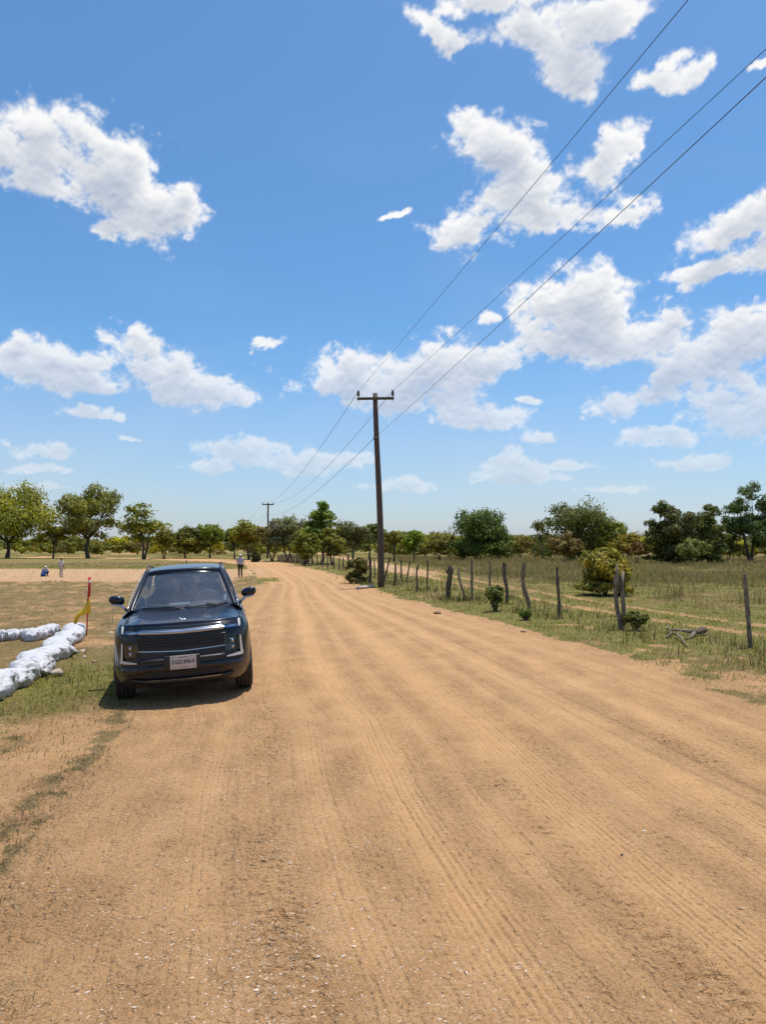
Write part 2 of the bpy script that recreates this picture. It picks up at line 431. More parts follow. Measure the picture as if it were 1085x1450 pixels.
def height(x, y, fine=False, Z=None):
    x = np.asarray(x, float); y = np.asarray(y, float)
    z = Z or zones(x, y)
    h = -0.075 * (1 - sstep(z['e_l'], -.3, 1.9)) * sstep(y, 5, 8) * (1 - sstep(y, 30, 45))
    h = h + 0.05 * sstep(z['dr'], 0, 1.5) * (x > z['R']) + 0.035 * fbm(x * .25, y * .25, 4, 500) * (1 - z['road']) * sstep(np.abs(y) + np.abs(x), 3, 8)
    h = h + 0.5 * fbm(x * .012, y * .012, 3, 510) * sstep(y, 70, 200)
    h = h + z['cover'] * 0.018 * (0.6 + z['n3'])
    h = h - .05 * z['rut']
    if fine:
        c, w = lanes(z['t'], z['s'])
        lod = 1 - sstep(np.hypot(x, y), 14, 30)
        h = h - 0.012 * c * z['road']
        h = h + z['road'] * 0.012 * fbm(w * 9, y * .35, 4, 520) * (1 - .3 * c)         # long wheel streaks
        clod = fbm(x * 6, y * 6, 5, 530, .66); patch = sstep(fbm(x * 1.8, y * .9, 4, 540) + .36, -.1, .7)
        h = h + lod * (1 - .80 * c) * patch * .034 * np.abs(clod) + lod * .0060 * (1 - .6 * c) * fbm(x * 17, y * 17, 4, 560, .7)
        h = h + lod * .010 * (1 - c) * sstep(fbm(x * 3.1, y * 2.2, 3, 565), .12, .45) * fbm(x * 9, y * 9, 3, 566)
        h = h + lod * z['road'] * c * .0055 * np.sin(w * 2 * np.pi / .052 + 2 * gnoise(y * .8, w, 567))
        # tread bars pressed by tyres between the packed lanes
        for k, (t0, wd, a, per) in enumerate(((1.62, .17, .010, .105), (2.42, .12, .007, .085), (3.0, .10, .006, .085), (3.72, .13, .010, .11), (4.42, .12, .008, .09), (5.0, .12, .009, .12), (5.9, .15, .009, .10), (6.6, .14, .008, .11))):
            m = np.exp(-((w - t0) / wd) ** 4) * sstep(fbm(x * .35 + k * 7, y * .30, 3, 570 + k) + .12, -.02, .35)
            ph = (y + .025 * fbm(x * 3, y * 3, 3, 590 + k) + .25 * np.abs(w - t0)) / per
            h = h + lod * z['road'] * m * a * 4.2 * (np.abs(np.sin(ph * np.pi)) - .5) * (.7 + .6 * gnoise(x * 8, y * 8, 600 + k))
    return h
def gz(x, y):
    return float(height(np.array([x], float), np.array([y], float))[0])

def ground_material():
    m, n, b = material('ground_soil')
    A = lambda k: (lambda a: (setattr(a, 'attribute_name', k), a)[1])(n.new('ShaderNodeAttribute')).outputs['Fac']
    road, cover, green, pack, loose, cross, sand = A('road_mask'), A('cover'), A('green'), A('pack'), A('loose'), A('cross'), A('sand')
    P = n.new('ShaderNodeNewGeometry').outputs['Position']
    big = n.noise(P, .35, 4, .6); mid = n.noise(P, 2.5, 5, .6); fine = n.noise(P, 22, 6, .65); grain = n.noise(P, 130, 4, .7)
    X = n.xyz(P)
    streak = n.noise(n.comb(n.m('MULTIPLY', cross, 16.0), n.m('MULTIPLY', X[1], .55), 0.0), 1.0, 5, .62)
    tiny = n.noise(P, 55, 4, .7)
    dirt = n.mix(n.ss(mid, .3, .7), (0.455, 0.255, 0.116, 1), (0.525, 0.305, 0.144, 1))
    dirt = n.mix(n.m('MULTIPLY', n.ss(pack, .1, .9), .30), dirt, (0.55, 0.335, 0.160, 1))
    dirt = n.mix(n.ss(streak, .46, .70, 0, .24), dirt, (0.33, 0.178, 0.078, 1))
    dirt = n.mix(n.m('MULTIPLY', n.ss(big, .35, .7), .22), dirt, (0.47, 0.25, 0.098, 1))
    dirt = n.mix(n.m('MULTIPLY', n.m('MULTIPLY', n.ss(fine, .52, .64), n.m('ADD', .25, loose)), .24), dirt, (0.28, 0.152, 0.070, 1))
    dirt = n.mix(n.m('MULTIPLY', n.ss(tiny, .54, .66), .55), dirt, (0.23, 0.122, 0.056, 1))
    dirt = n.mix(n.m('MULTIPLY', n.ss(tiny, .44, .34), .50), dirt, (0.60, 0.40, 0.225, 1))
    dirt = n.mix(n.m('MULTIPLY', n.ss(grain, .56, .70), .50), dirt, (0.64, 0.45, 0.27, 1))
    dirt = n.mix(n.m('MULTIPLY', sand, .45), dirt, (0.50, 0.34, 0.21, 1))
    # grey brown humus with straw under the grass
    dry = n.mix(n.ss(fine, .3, .7), (0.125, 0.084, 0.036, 1), (0.28, 0.195, 0.085, 1))
    grn = n.mix(n.ss(fine, .3, .7), (0.100, 0.110, 0.018, 1), (0.24, 0.235, 0.050, 1))
    veg = n.mix(n.m('MULTIPLY', green, n.ss(mid, .25, .6)), dry, grn)
    thr = n.m('ADD', n.m('MULTIPLY', n.m('SUBTRACT', fine, .5), 1.1), n.m('MULTIPLY', n.m('SUBTRACT', mid, .5), .8))
    f = n.ss(n.m('ADD', cover, thr), .28, .66)
    col = n.mix(n.m('MULTIPLY', f, .93), dirt, veg)
    n.put(b.inputs['Base Color'], col); b.inputs['Roughness'].default_value = .95; b.inputs['Specular IOR Level'].default_value = .15
    clod = n.noise(P, 14, 8, .68)
    vo = n.new('ShaderNodeTexVoronoi'); n.put(vo.inputs['Vector'], P); vo.inputs['Scale'].default_value = 75
    h = n.m('ADD', n.m('MULTIPLY', clod, n.m('ADD', .35, n.m('MULTIPLY', loose, .9))), n.m('MULTIPLY', grain, .10))
    h = n.m('ADD', h, n.m('MULTIPLY', streak, n.m('MULTIPLY', road, .55)))
    h = n.m('ADD', h, n.m('MULTIPLY', n.ss(vo.outputs['Distance'], .45, .05), n.m('MULTIPLY', loose, .20)))
    v2 = n.new('ShaderNodeTexVoronoi'); n.put(v2.inputs['Vector'], n.v('ADD', P, n.v('SCALE', n.noise(P, 9, 3, .6, col=True), scale=.08))); v2.inputs['Scale'].default_value = 24
    h = n.m('ADD', h, n.m('MULTIPLY', n.ss(v2.outputs['Distance'], .55, .0), n.m('MULTIPLY', loose, .42)))
    bp = n.new('ShaderNodeBump'); bp.inputs['Strength'].default_value = 1.0; bp.inputs['Distance'].default_value = .060
    n.put(bp.inputs['Height'], h); n.put(b.inputs['Normal'], bp.outputs[0])
    return m
def build_ground():
    # rings grow with distance; directions are dense where the road runs
    r = [0.4]
    while r[-1] < 4500:
        q = r[-1]
        if q < 2.6: dr_ = .08
        elif q < 9: dr_ = max(.006, .00055 * q * q)
        elif q < 30: dr_ = max(.009, .00082 * q * q)
        else: dr_ = min(.00082 * q * q, .05 * q)
        r.append(q + dr_)
    r = np.array(r)
    a = np.concatenate([np.arange(-180, -40, 2.0), np.arange(-40, -31, .35), np.arange(-31, 31, .082), np.arange(31, 40, .35), np.arange(40, 180.01, 2.0)])
    a[-1] = 180; a = np.radians(a)
    A, Rr = np.meshgrid(a, r); X = Rr * np.sin(A); Y = Rr * np.cos(A)
    nr, nc = X.shape; x = X.ravel(); y = Y.ravel()
    Z = zones(x, y); h = height(x, y, True, Z)
    far = sstep(np.hypot(x, y), 600, 4000); h = h * (1 - far)
    c, w = lanes(Z['t'], Z['s'])
    V = np.stack([x, y, h], -1)
    idx = np.arange(nr * nc).reshape(nr, nc)
    Q = np.stack([idx[:-1, :-1], idx[:-1, 1:], idx[1:, 1:], idx[1:, :-1]], -1).reshape(-1, 4)
    # vertex normals of the whole sheet
    P = V.reshape(nr, nc, 3); du = np.gradient(P, axis=1); dv = np.gradient(P, axis=0)
    nn = np.cross(du, dv).reshape(-1, 3); nn /= np.linalg.norm(nn, axis=1, keepdims=True) + 1e-12; nn[nn[:, 2] < 0] *= -1
    loose = np.clip((1 - .7 * c) * (.55 + .40 * sstep(fbm(x * 1.8, y * .9, 4, 540) + .32, -.05, .6)), 0, 1)
    att = {'road_mask': Z['road'], 'cover': Z['cover'], 'green': Z['green'], 'pack': c * Z['road'], 'loose': loose, 'cross': w, 'sand': np.clip(Z['band'] + Z['trk'], 0, 1)}
    yc = Y.ravel()[Q].mean(1); xc = X.ravel()[Q].mean(1)
    rd = (Z['road'][Q].mean(1) > .5) & (yc < 138)
    Zb = Z['band'][Q].mean(1); tk = np.maximum(Z['trk'], Z['rut'])[Q].mean(1)
    fpath = ((Zb > .5) | ((tk > .5) & (xc > 0))) & ~rd
    mat = ground_material()
    hole = np.hypot(x, y).reshape(nr, nc)
    def part(name, sel, label):
        q = Q[sel]; used = np.unique(q); rm = np.full(len(V), -1); rm[used] = np.arange(len(used))
        o = np_mesh(name, V[used], rm[q], mat, attrs={k: ('FLOAT', v[used]) for k, v in att.items()}, normals=nn[used])
        tag(o, label, None, None, 'structure'); return o
    part('road', rd, 'wide sandy dirt road marked by tyre tracks')
    part('path', fpath, 'bare sandy tracks worn through the fields')
    part('ground', ~(rd | fpath), 'patchy dry and green grassland either side of the road')
    # small disc closing the sheet right under the viewer
    mb = MB(); k = 24; hz = gz(0, 0)
    mb.add([(0, 0, hz)] + [(.41 * math.sin(2 * math.pi * i / k), .41 * math.cos(2 * math.pi * i / k), hz - .01) for i in range(k)], [(0, i + 1, (i + 1) % k + 1) for i in range(k)])
    tag(mb.build('road', mat), 'patch of dirt road underfoot', None, None, 'structure')
build_ground()
# ------------------------------------------------------------------ vegetation
M_LEAF = attr_mat('leaf_tone', .6, .34, .25)
M_BARK = simple('bark', (.13, .105, .08), .95, nscale=9, namt=.45, bump=.6)
M_BARKD = simple('dark_bark', (.075, .060, .047), .95, nscale=9, namt=.45, bump=.6)
M_GRASS = attr_mat('grass_tone', .75, .38, .2)
def leaf_quads(C, Nrm, size, rng, aspect=1.7):
    """one small kite per centre, facing roughly Nrm"""
    n = len(C)
    Nn = Nrm + rng.normal(0, .55, (n, 3)); Nn /= np.linalg.norm(Nn, axis=1, keepdims=True) + 1e-9
    T = np.cross(Nn, rng.normal(0, 1, (n, 3))); T /= np.linalg.norm(T, axis=1, keepdims=True) + 1e-9
    B = np.cross(Nn, T); s = size * rng.uniform(.6, 1.35, (n, 1))
    a = T * s * aspect * .5; b = B * s * .5
    V = np.stack([C - a, C + b * .9 - a * .1 + Nn * s * .12, C + a, C - b * .9 - a * .1 + Nn * s * .12], 1).reshape(-1, 3)
    return V, np.arange(n * 4).reshape(n, 4)
def crown(seed, clumps, nleaf, lsize, col, var=.22, tint2=None, shell=.55, droop=0.0):
    """clumps: (centre, radius, flatten). returns V, F, colours"""
    rng = np.random.RandomState(seed); VV = []; FF = []; CC = []; off = 0
    tot = sum(c[1] ** 2 for c in clumps)
    for (c, r, fl) in clumps:
        k = max(6, int(nleaf * r * r / tot))
        # sub-clumps make the uneven lumps one sees in a crown
        ns = max(3, int(3 + r * 2.2)); sub = rng.normal(0, 1, (ns, 3)); sub /= np.linalg.norm(sub, axis=1, keepdims=True); sub[:, 2] = np.abs(sub[:, 2]) * .9 - .25
        sub = sub * r * rng.uniform(.45, .85, (ns, 1)); which = rng.randint(0, ns, k)
        d = rng.normal(0, 1, (k, 3)); d /= np.linalg.norm(d, axis=1, keepdims=True)
        rr = r * .48 * (shell + (1 - shell) * rng.rand(k, 1)) * rng.uniform(.65, 1.2, (k, 1))
        P = sub[which] + d * rr; P[:, 2] *= fl; P[:, 2] -= droop * (np.linalg.norm(P[:, :2], axis=1)) ** 2 / max(r, .1)
        nr = P / (np.linalg.norm(P, axis=1, keepdims=True) + 1e-6) + d * .7 + np.array([0, 0, .35])
        V, F = leaf_quads(P + np.array(c), nr, lsize, rng); VV.append(V); FF.append(F + off); off += len(V)
        base = np.array(col[:3]) * np.array([1.15, 1.08, .62]) * BRIGHT * (1 + rng.uniform(-.16, .16))
        if tint2 is not None: m = rng.beta(.7, 1.2); base = base * (1 - m) + np.array(tint2) * BRIGHT * m
        cc = base[None] * (1 + rng.normal(0, var, (k, 1))) * (1 + rng.normal(0, .06, (k, 3))); cc = np.clip(cc, .004, .8)
        sel = rng.rand(k) < .05; cc[sel] = cc[sel] * np.array([1.7, 1.3, .8])
        CC.append(np.repeat(np.concatenate([cc, np.ones((k, 1))], 1), 4, 0))
    return np.concatenate(VV), np.concatenate(FF), np.concatenate(CC)
def tree(name, label, cat, px, base_y, top_y, half_w, col, seed, depth=None, style='round', leaves=5425, trunk=.3, group=None, tint2=None, lsize=None, stems=1, gaps=0.0, twigs=0, bark=None, thick=1.0, lean=0.0, cy=0.5, x_off=0.0, nclump=None):
    """px: trunk foot in the photograph; half_w: half crown width (photo px)"""
    rnd = random.Random(seed); rng = np.random.RandomState(seed)
    g = G(px, base_y); D = g.y if depth is None else depth
    P0 = PT(px, base_y, D); z0 = gz(P0.x, D)
    s = D / F_PX; H = PT(px, top_y, D).z - z0; W = half_w * s
    root = empty(name, (P0.x, D, z0)); tag(root, label, cat, group)
    zc0 = H * trunk; hc = H - zc0
    clumps = []
    n = nclump or (26 if style != 'conical' else 22)
    for i in range(n):
        for _ in range(30):
            d = Vector((rnd.uniform(-1, 1), rnd.uniform(-1, 1), rnd.uniform(-1, 1)))
            if d.length < 1 and d.length > gaps: break
        t = (d.z + 1) / 2
        if style == 'conical': wr = 1.02 - .72 * t
        elif style == 'flat': wr = .80 + .30 * t
        elif style == 'vase': wr = .42 + .68 * t
        else: wr = 1.0
        rc = min(W, hc * .9) * (rnd.uniform(.26, .42) if gaps else rnd.uniform(.34, .52))
        if style == 'flat': rc *= .8
        ex = Vector((d.x * (W - rc * .75) * wr, d.y * (W * .9 - rc * .75) * wr, zc0 + rc * .6 + t * (hc - rc * 1.35)))
        ex.x += lean * (ex.z / H) * W + x_off * s
        clumps.append((ex, rc, .62 if style == 'flat' else .85))
    if trunk < .08 and gaps == 0:        # foliage down to the ground
        for i in range(22):
            a = rnd.uniform(0, 6.283); q = rnd.uniform(.35, .92); rc = min(W, hc) * rnd.uniform(.24, .36)
            clumps.append((Vector((math.cos(a) * q * (W - rc * .6), math.sin(a) * q * W * .8, rnd.uniform(.03, .24) * H + rc * .15)), rc, .8))
    lsize = lsize or max(.085, 1.9 * s)
    V, F, C = crown(seed + 9, clumps, leaves, lsize, col, tint2=tint2)
    # keep the outline's top and width where the photograph has them
    zmax = np.percentile(V[:, 2], 99.7); V[:, 2] *= (1 + (H / zmax - 1) * np.clip(V[:, 2] / H, 0, 1))
    xs = V[:, 0] - np.median(V[:, 0]); wx = np.percentile(np.abs(xs), 98.5); V[:, :2] *= np.clip(W / wx, .7, 1.7)
    for c_ in clumps: c_[0].x *= min(1.7, max(.7, W / wx)); c_[0].y *= min(1.7, max(.7, W / wx))
    o = np_mesh('crown', V, F, M_LEAF, root, smooth=False, attrs={'tone': ('FLOAT_COLOR', C)})
    mb = MB(); bk = bark or M_BARKD
    r0 = max(.05, H * .026 * thick)
    for st in range(stems):
        a = 2 * math.pi * st / stems + rnd.uniform(0, 1); sp = 0 if stems == 1 else W * .28
        fork = Vector((math.cos(a) * sp + lean * W * .3, math.sin(a) * sp, zc0 + hc * .12 if stems == 1 else zc0 + hc * .35))
        foot = Vector((math.cos(a), math.sin(a), 0)) * (0 if stems == 1 else r0 * .8)
        midp = foot.lerp(fork, .5) + Vector((rnd.uniform(-1, 1), rnd.uniform(-1, 1), 0)) * r0 * .9
        rs = r0 / math.sqrt(stems)
        mb.tube([foot + Vector((0, 0, -.15)), foot + Vector((0, 0, .12 * zc0 + .05)), midp, fork], [rs * 1.6, rs * 1.1, rs * .9, rs * .72], 8, wob=.08, rng=rnd)
        mine = clumps[st::stems]
        for (c, r, f) in mine[:16]:
            m1 = fork.lerp(c, .45) + Vector((rnd.uniform(-1, 1), rnd.uniform(-1, 1), rnd.uniform(-.6, .3))) * r * .5
            mb.tube([fork, m1, c], [rs * .45, rs * .27, rs * .10], 5)
            for t_ in range(2 + twigs):
                e = c + Vector((rnd.gauss(0, 1), rnd.gauss(0, 1), rnd.uniform(-.2, 1.2))).normalized() * r * rnd.uniform(.7, 1.15)
                mb.tube([m1.lerp(c, rnd.uniform(.3, 1)), (c + e) / 2 + Vector((rnd.uniform(-1, 1), 0, rnd.uniform(-1, 1))) * r * .1, e], [rs * .13, rs * .09, rs * .05], 3, cap=False)
    mb.build('trunk', bk, root, recalc=False)
    return root

YG = (.235, .230, .020); OL = (.125, .130, .024); DG = (.052, .076, .020); BG = (.085, .145, .022); GG = (.105, .120, .060); YB = (.21, .17, .025); BR = (.155, .115, .055); BRIGHT = 1.5
T_ = 'trees across the left field'; TM = 'trees along the road bend'; TR = 'trees beyond the right field'
# name, label, category, foot x, foot y, top y, half width, colour, options
TREES = [
 ('broadleaf_tree', 'big dense yellow green tree cut by the left edge of the photo', 'tree', 10, 786.5, 683, 64, YG, dict(leaves=15950, trunk=.10, tint2=(.07, .10, .02), group=T_, depth=128, nclump=40)),
 ('broadleaf_tree', 'tall olive tree with an open round crown on one dark straight trunk, left field', 'tree', 124, 785, 684, 44, OL, dict(leaves=10300, trunk=.15, tint2=(.17, .17, .05), group=T_, gaps=.35, depth=128, nclump=34)),
 ('broadleaf_tree', 'thin V-shaped tree with sparse leaves and visible branches left of the car roof', 'tree', 203, 789.5, 712, 30, (.135, .15, .03), dict(leaves=2945, trunk=.18, style='vase', stems=3, twigs=4, group=T_, gaps=.3, depth=118, thick=1.2)),
 ('broadleaf_tree', 'small yellowish umbrella tree between the two big left trees', 'tree', 75, 785, 744, 24, (.155, .155, .03), dict(leaves=2325, trunk=.35, style='flat', twigs=2, group=T_, depth=130)),
 ('broadleaf_tree', 'low scruffy tree just left of the car roof, behind it', 'tree', 232, 790, 748, 16, OL, dict(leaves=1395, trunk=.25, style='vase', stems=2, group=T_, depth=122)),
 ('broadleaf_tree', 'dark rounded tree rising over the left end of the car roof', 'tree', 262, 787, 745, 22, (.085, .09, .025), dict(leaves=2635, trunk=.25, group=T_, depth=125)),
 ('broadleaf_tree', 'bright green tree rising over the middle of the car roof', 'tree', 297, 786, 741, 20, (.12, .15, .025), dict(leaves=2635, trunk=.25, group=T_, depth=125)),
 ('broadleaf_tree', 'dark narrow tree right behind the standing man', 'tree', 332, 786, 746, 14, DG, dict(leaves=1860, trunk=.22, group=TM, depth=120)),
 ('broadleaf_tree', 'yellow green tree on splayed stems beside the far bend of the road', 'tree', 352, 789, 737, 26, (.135, .14, .03), dict(leaves=4030, trunk=.22, style='vase', stems=3, group=TM, depth=110)),
 ('broadleaf_tree', 'brownish green tree right under the second utility pole', 'tree', 385, 793, 741, 24, (.115, .095, .035), dict(leaves=4030, trunk=.22, style='round', stems=2, group=TM, depth=98, tint2=(.13, .12, .03))),
 ('broadleaf_tree', 'pale greyish bushy tree with bare twigs on top, middle of the road bend', 'tree', 408, 794, 729, 30, GG, dict(leaves=5270, trunk=.15, stems=2, twigs=3, group=TM, depth=96, tint2=(.15, .14, .10))),
 ('broadleaf_tree', 'bright green cone-topped tree standing tallest of the roadside trees', 'tree', 456, 800, 711, 24, BG, dict(leaves=6510, trunk=.12, style='conical', group=TM, depth=80, tint2=(.16, .18, .03))),
 ('roadside_bush', 'yellow green thicket at the foot of the tall cone-topped tree, on its left', 'bush', 431, 803, 752, 20, (.115, .13, .025), dict(leaves=3410, trunk=.1, stems=3, group=TM, depth=74)),
 ('roadside_bush', 'olive thicket at the foot of the tall cone-topped tree, on its right', 'bush', 470, 802, 747, 19, (.125, .125, .028), dict(leaves=3410, trunk=.1, stems=3, group=TM, depth=76)),
 ('broadleaf_tree', 'grey green tree with bare twisted limbs right of the tall cone-topped tree', 'tree', 500, 788, 737, 26, (.085, .095, .050), dict(leaves=2945, trunk=.22, style='vase', twigs=4, bark=M_BARK, group=TM, depth=105)),
 ('broadleaf_tree', 'flat-topped hazy green tree peeking left of the near utility pole', 'tree', 523, 786, 741, 22, (.08, .10, .045), dict(leaves=2945, trunk=.35, style='flat', group=TM, depth=122)),
 ('broadleaf_tree', 'small umbrella tree on a single dark trunk just right of the near utility pole', 'tree', 558, 794, 752, 16, (.12, .125, .03), dict(leaves=1860, trunk=.45, style='flat', group=TR, depth=92)),
 ('broadleaf_tree', 'bright lime green round tree between the utility pole and the big round tree', 'tree', 586, 796, 751, 15, (.13, .18, .025), dict(leaves=2790, trunk=.2, group=TR, depth=88)),
 ('broadleaf_tree', 'thin brownish green tree with visible twigs left of the big round tree', 'tree', 622, 794, 757, 20, (.12, .115, .03), dict(leaves=1705, trunk=.25, style='flat', stems=2, twigs=3, group=TR, depth=96)),
 ('broadleaf_tree', 'big round deep green tree standing alone in the middle of the field', 'tree', 676, 793, 719, 42, (.062, .092, .026), dict(leaves=13175, trunk=.04, group=TR, depth=96, tint2=(.10, .13, .035), nclump=36)),
 ('roadside_bush', 'bare brown thorn bush right of the big round tree', 'bush', 708, 792, 766, 16, BR, dict(leaves=651, trunk=.2, stems=3, twigs=5, group='dry thorn bushes', depth=98, bark=M_BARK)),
 ('roadside_bush', 'brown thorn bush with a few green leaves under the far hill', 'bush', 738, 790, 758, 18, (.13, .115, .05), dict(leaves=1240, trunk=.3, style='flat', stems=2, twigs=4, group='dry thorn bushes', depth=105, bark=M_BARK)),
 ('broadleaf_tree', 'spindly nearly leafless tree leaning at the left of the large dark tree', 'tree', 768, 792, 734, 14, (.10, .10, .05), dict(leaves=542, trunk=.35, style='vase', twigs=5, group=TR, depth=98, bark=M_BARK)),
 ('broadleaf_tree', 'large wide dark green tree above the yellow bush', 'tree', 822, 796, 709, 50, (.075, .090, .026), dict(leaves=13950, trunk=.02, group=TR, depth=90, tint2=(.12, .13, .035), nclump=38)),
 ('roadside_bush', 'reddish brown bush at the foot of the large dark tree', 'bush', 803, 799, 753, 24, (.125, .095, .045), dict(leaves=3720, trunk=.12, stems=3, twigs=3, group='dry thorn bushes', depth=80, bark=M_BARK)),
 ('broadleaf_tree', 'lime green tree on the right flank of the large dark tree', 'tree', 868, 796, 738, 22, (.13, .155, .025), dict(leaves=3565, trunk=.2, group=TR, depth=88)),
 ('roadside_bush', 'round yellow flowering bush in the field behind the leaning double post', 'bush', 858, 845, 777, 38, YB, dict(leaves=8500, trunk=.05, stems=3, group='bushes in the right field', tint2=(.10, .115, .02), lsize=.075)),
 ('roadside_bush', 'yellowish bush below the lime green tree', 'bush', 888, 799, 754, 24, (.17, .145, .03), dict(leaves=2790, trunk=.15, stems=2, group='bushes in the right field', depth=82)),
 ('roadside_bush', 'rusty brown low bush between the two dark tree clusters', 'bush', 903, 800, 765, 16, (.13, .085, .035), dict(leaves=1550, trunk=.15, stems=2, twigs=3, group='dry thorn bushes', depth=80)),
 ('broadleaf_tree', 'dark green tree with a peaked left top in the right cluster', 'tree', 940, 800, 710, 26, (.060, .075, .022), dict(leaves=8440, trunk=.03, style='round', group=TR, depth=80)),
 ('broadleaf_tree', 'grey green tree in the middle of the right cluster', 'tree', 968, 801, 717, 28, (.080, .088, .045), dict(leaves=8440, trunk=.02, stems=3, group=TR, depth=78)),
 ('broadleaf_tree', 'dark green tree with a ragged top at the right end of the right cluster', 'tree', 1003, 801, 715, 26, (.058, .072, .020), dict(leaves=8820, trunk=.03, style='round', group=TR, depth=79, tint2=(.12, .14, .03))),
 ('roadside_bush', 'pale leafy bush in front of the right cluster', 'bush', 985, 804, 762, 20, (.10, .12, .045), dict(leaves=2945, trunk=.1, stems=3, group='bushes in the right field', depth=72)),
 ('broadleaf_tree', 'tall airy dark green tree cut by the right edge of the photo', 'tree', 1064, 798, 685, 42, (.052, .080, .024), dict(leaves=13710, trunk=.06, stems=2, gaps=.45, group=TR, depth=84, tint2=(.09, .125, .04), nclump=36)),
 ('roadside_bush', 'low olive bush filling the gap before the tree at the right edge', 'bush', 1032, 800, 756, 18, (.085, .09, .03), dict(leaves=2325, trunk=.1, stems=2, group='bushes in the right field', depth=84)),
 ('roadside_bush', 'dark tangled bush among the fence posts left of the near utility pole', 'bush', 507, 826, 790, 17, (.085, .080, .030), dict(leaves=2325, trunk=.05, stems=3, twigs=5, group='bushes by the fence', lsize=.09)),
 ('roadside_bush', 'spiky green weed bush at the fence below the big round tree', 'bush', 702, 868, 828, 15, (.085, .11, .035), dict(leaves=1100, trunk=.03, stems=5, twigs=6, style='vase', gaps=.25, group='bushes by the fence', lsize=.05)),
 ('roadside_bush', 'low green weed bush at the foot of the leaning double post', 'bush', 901, 896, 866, 16, (.09, .10, .03), dict(leaves=1500, trunk=.03, stems=5, twigs=6, style='vase', gaps=.25, group='bushes by the fence', lsize=.045)),
 ('roadside_bush', 'leafy green weed at the road edge right of the spiky weed bush', 'bush', 745, 880, 862, 9, (.10, .14, .035), dict(leaves=500, trunk=.03, stems=4, twigs=4, style='vase', gaps=.25, group='bushes by the fence', lsize=.045)),
 ('roadside_bush', 'dark shrub on the field edge behind the standing man', 'bush', 362, 796, 779, 7, (.03, .035, .014), dict(leaves=775, trunk=.05, stems=2, group=TM)),
]
for i, (nm, lb, ct, px, by, ty, hw, col, kw) in enumerate(TREES):
    tree(nm, lb, ct, px, by, ty, hw, col, 1000 + 13 * i, **kw)

# the far wood that closes the fields: one mass
def far_wood():
    rnd = random.Random(44); VV = []; FF = []; CC = []; off = 0
    for (x0, x1, y0, y1, d0, d1, n, dens) in ((-60, 300, 768, 754, 150, 220, 110, 1), (240, 620, 764, 747, 125, 200, 130, 1), (540, 1150, 768, 752, 100, 170, 300, 1), (-700, -60, 762, 742, 150, 240, 90, 1), (1150, 1900, 760, 742, 140, 240, 90, 1)):
        for k in range(n):
            px = rnd.uniform(x0, x1); D = rnd.uniform(d0, d1); top = PT(px, rnd.uniform(y1, y0), D); z0 = gz(top.x, D)
            h = max(1.5, top.z - z0); w = h * rnd.uniform(.7, 1.3)
            cl = [(Vector((top.x + rnd.uniform(-w, w) * .6, D + rnd.uniform(-w, w) * .5, z0 + h * rnd.uniform(.25, .78))), h * rnd.uniform(.22, .36), .8) for _ in range(5)]
            c = rnd.choice([OL, OL, YG, (.11, .12, .035), GG, BR, (.13, .12, .04)])
            V, F, C = crown(rnd.randint(0, 99999), cl, 300, .0026 * D, c); VV.append(V); FF.append(F + off); CC.append(C); off += len(V)
    for k in range(70):       # unseen scrub added behind and beside the viewer, to darken the car's reflections
        a = rnd.uniform(math.radians(65), math.radians(295)); D = rnd.uniform(55, 120); h = rnd.uniform(4, 8); X_, Y_ = D * math.sin(a), D * math.cos(a); z0 = gz(X_, Y_)
        if abs(X_ - np.interp(Y_, _Ly, _Lx) - 5) < 9: continue
        cl = [(Vector((X_ + rnd.uniform(-h, h) * .7, Y_ + rnd.uniform(-h, h) * .7, z0 + h * rnd.uniform(.2, .75))), h * rnd.uniform(.28, .42), .85) for _ in range(6)]
        V, F, C = crown(rnd.randint(0, 99999), cl, 260, .5, rnd.choice([OL, DG, YG])); VV.append(V); FF.append(F + off); CC.append(C); off += len(V)
    o = np_mesh('far_wood', np.concatenate(VV), np.concatenate(FF), M_LEAF, smooth=False, attrs={'tone': ('FLOAT_COLOR', np.concatenate(CC))})
    tag(o, 'low distant scrub wood closing off the fields, with unseen scrub added behind the viewer', 'wood', None, 'stuff')
far_wood()
def far_hill():
    m = simple('hill_forest', (.055, .07, .035), .95, nscale=.02, namt=.3)
    xs = np.linspace(-1400, 1900, 160); P = []
    for j, f in enumerate((0, .35, .7, 1, .8, .0)):
        row = []
        for x in xs:
            h = max(0.0, 12 + 17 * math.exp(-((x - 420) / 260) ** 2) + 4 * float(gnoise(x * .008, 1.0, 9)) + 2.5 * float(gnoise(x * .05, 3.0, 19)))
            row.append((x, 1700 + j * 90, h * f - .6))
        P.append(row)
    tag(MB().grid(P).build('hills', m), 'low blue grey wooded hill on the horizon', None, None, 'structure')
far_hill()

# ------------------------------------------------------------------ grass and weeds
def blades(P, h, w, lean, col, rng, rows=2):
    """P (n,3) roots; returns bent blades of two segments"""
    n = len(P); a = rng.uniform(0, 2 * np.pi, n); d = np.stack([np.cos(a), np.sin(a), np.zeros(n)], 1)
    sde = np.stack([-np.sin(a + rng.uniform(-.6, .6, n)), np.cos(a), np.zeros(n)], 1)
    h = h[:, None]; w = w[:, None]; lean = lean[:, None]; up = np.array([0, 0, 1.0])
    m = P + up * h * .55 + d * h * lean * .35; t = P + up * h * (1 - .35 * lean) + d * h * lean
    V = np.stack([P - sde * w, P + sde * w, m + sde * w * .7, m - sde * w * .7, t], 1).reshape(-1, 3)
    i = np.arange(n)[:, None] * 5
    F = np.concatenate([i + [0, 1, 2], i + [0, 2, 3], i + [3, 2, 4]], 0)
    C = np.repeat(np.concatenate([col, np.ones((n, 1))], 1), 5, 0)
    return V, F, C
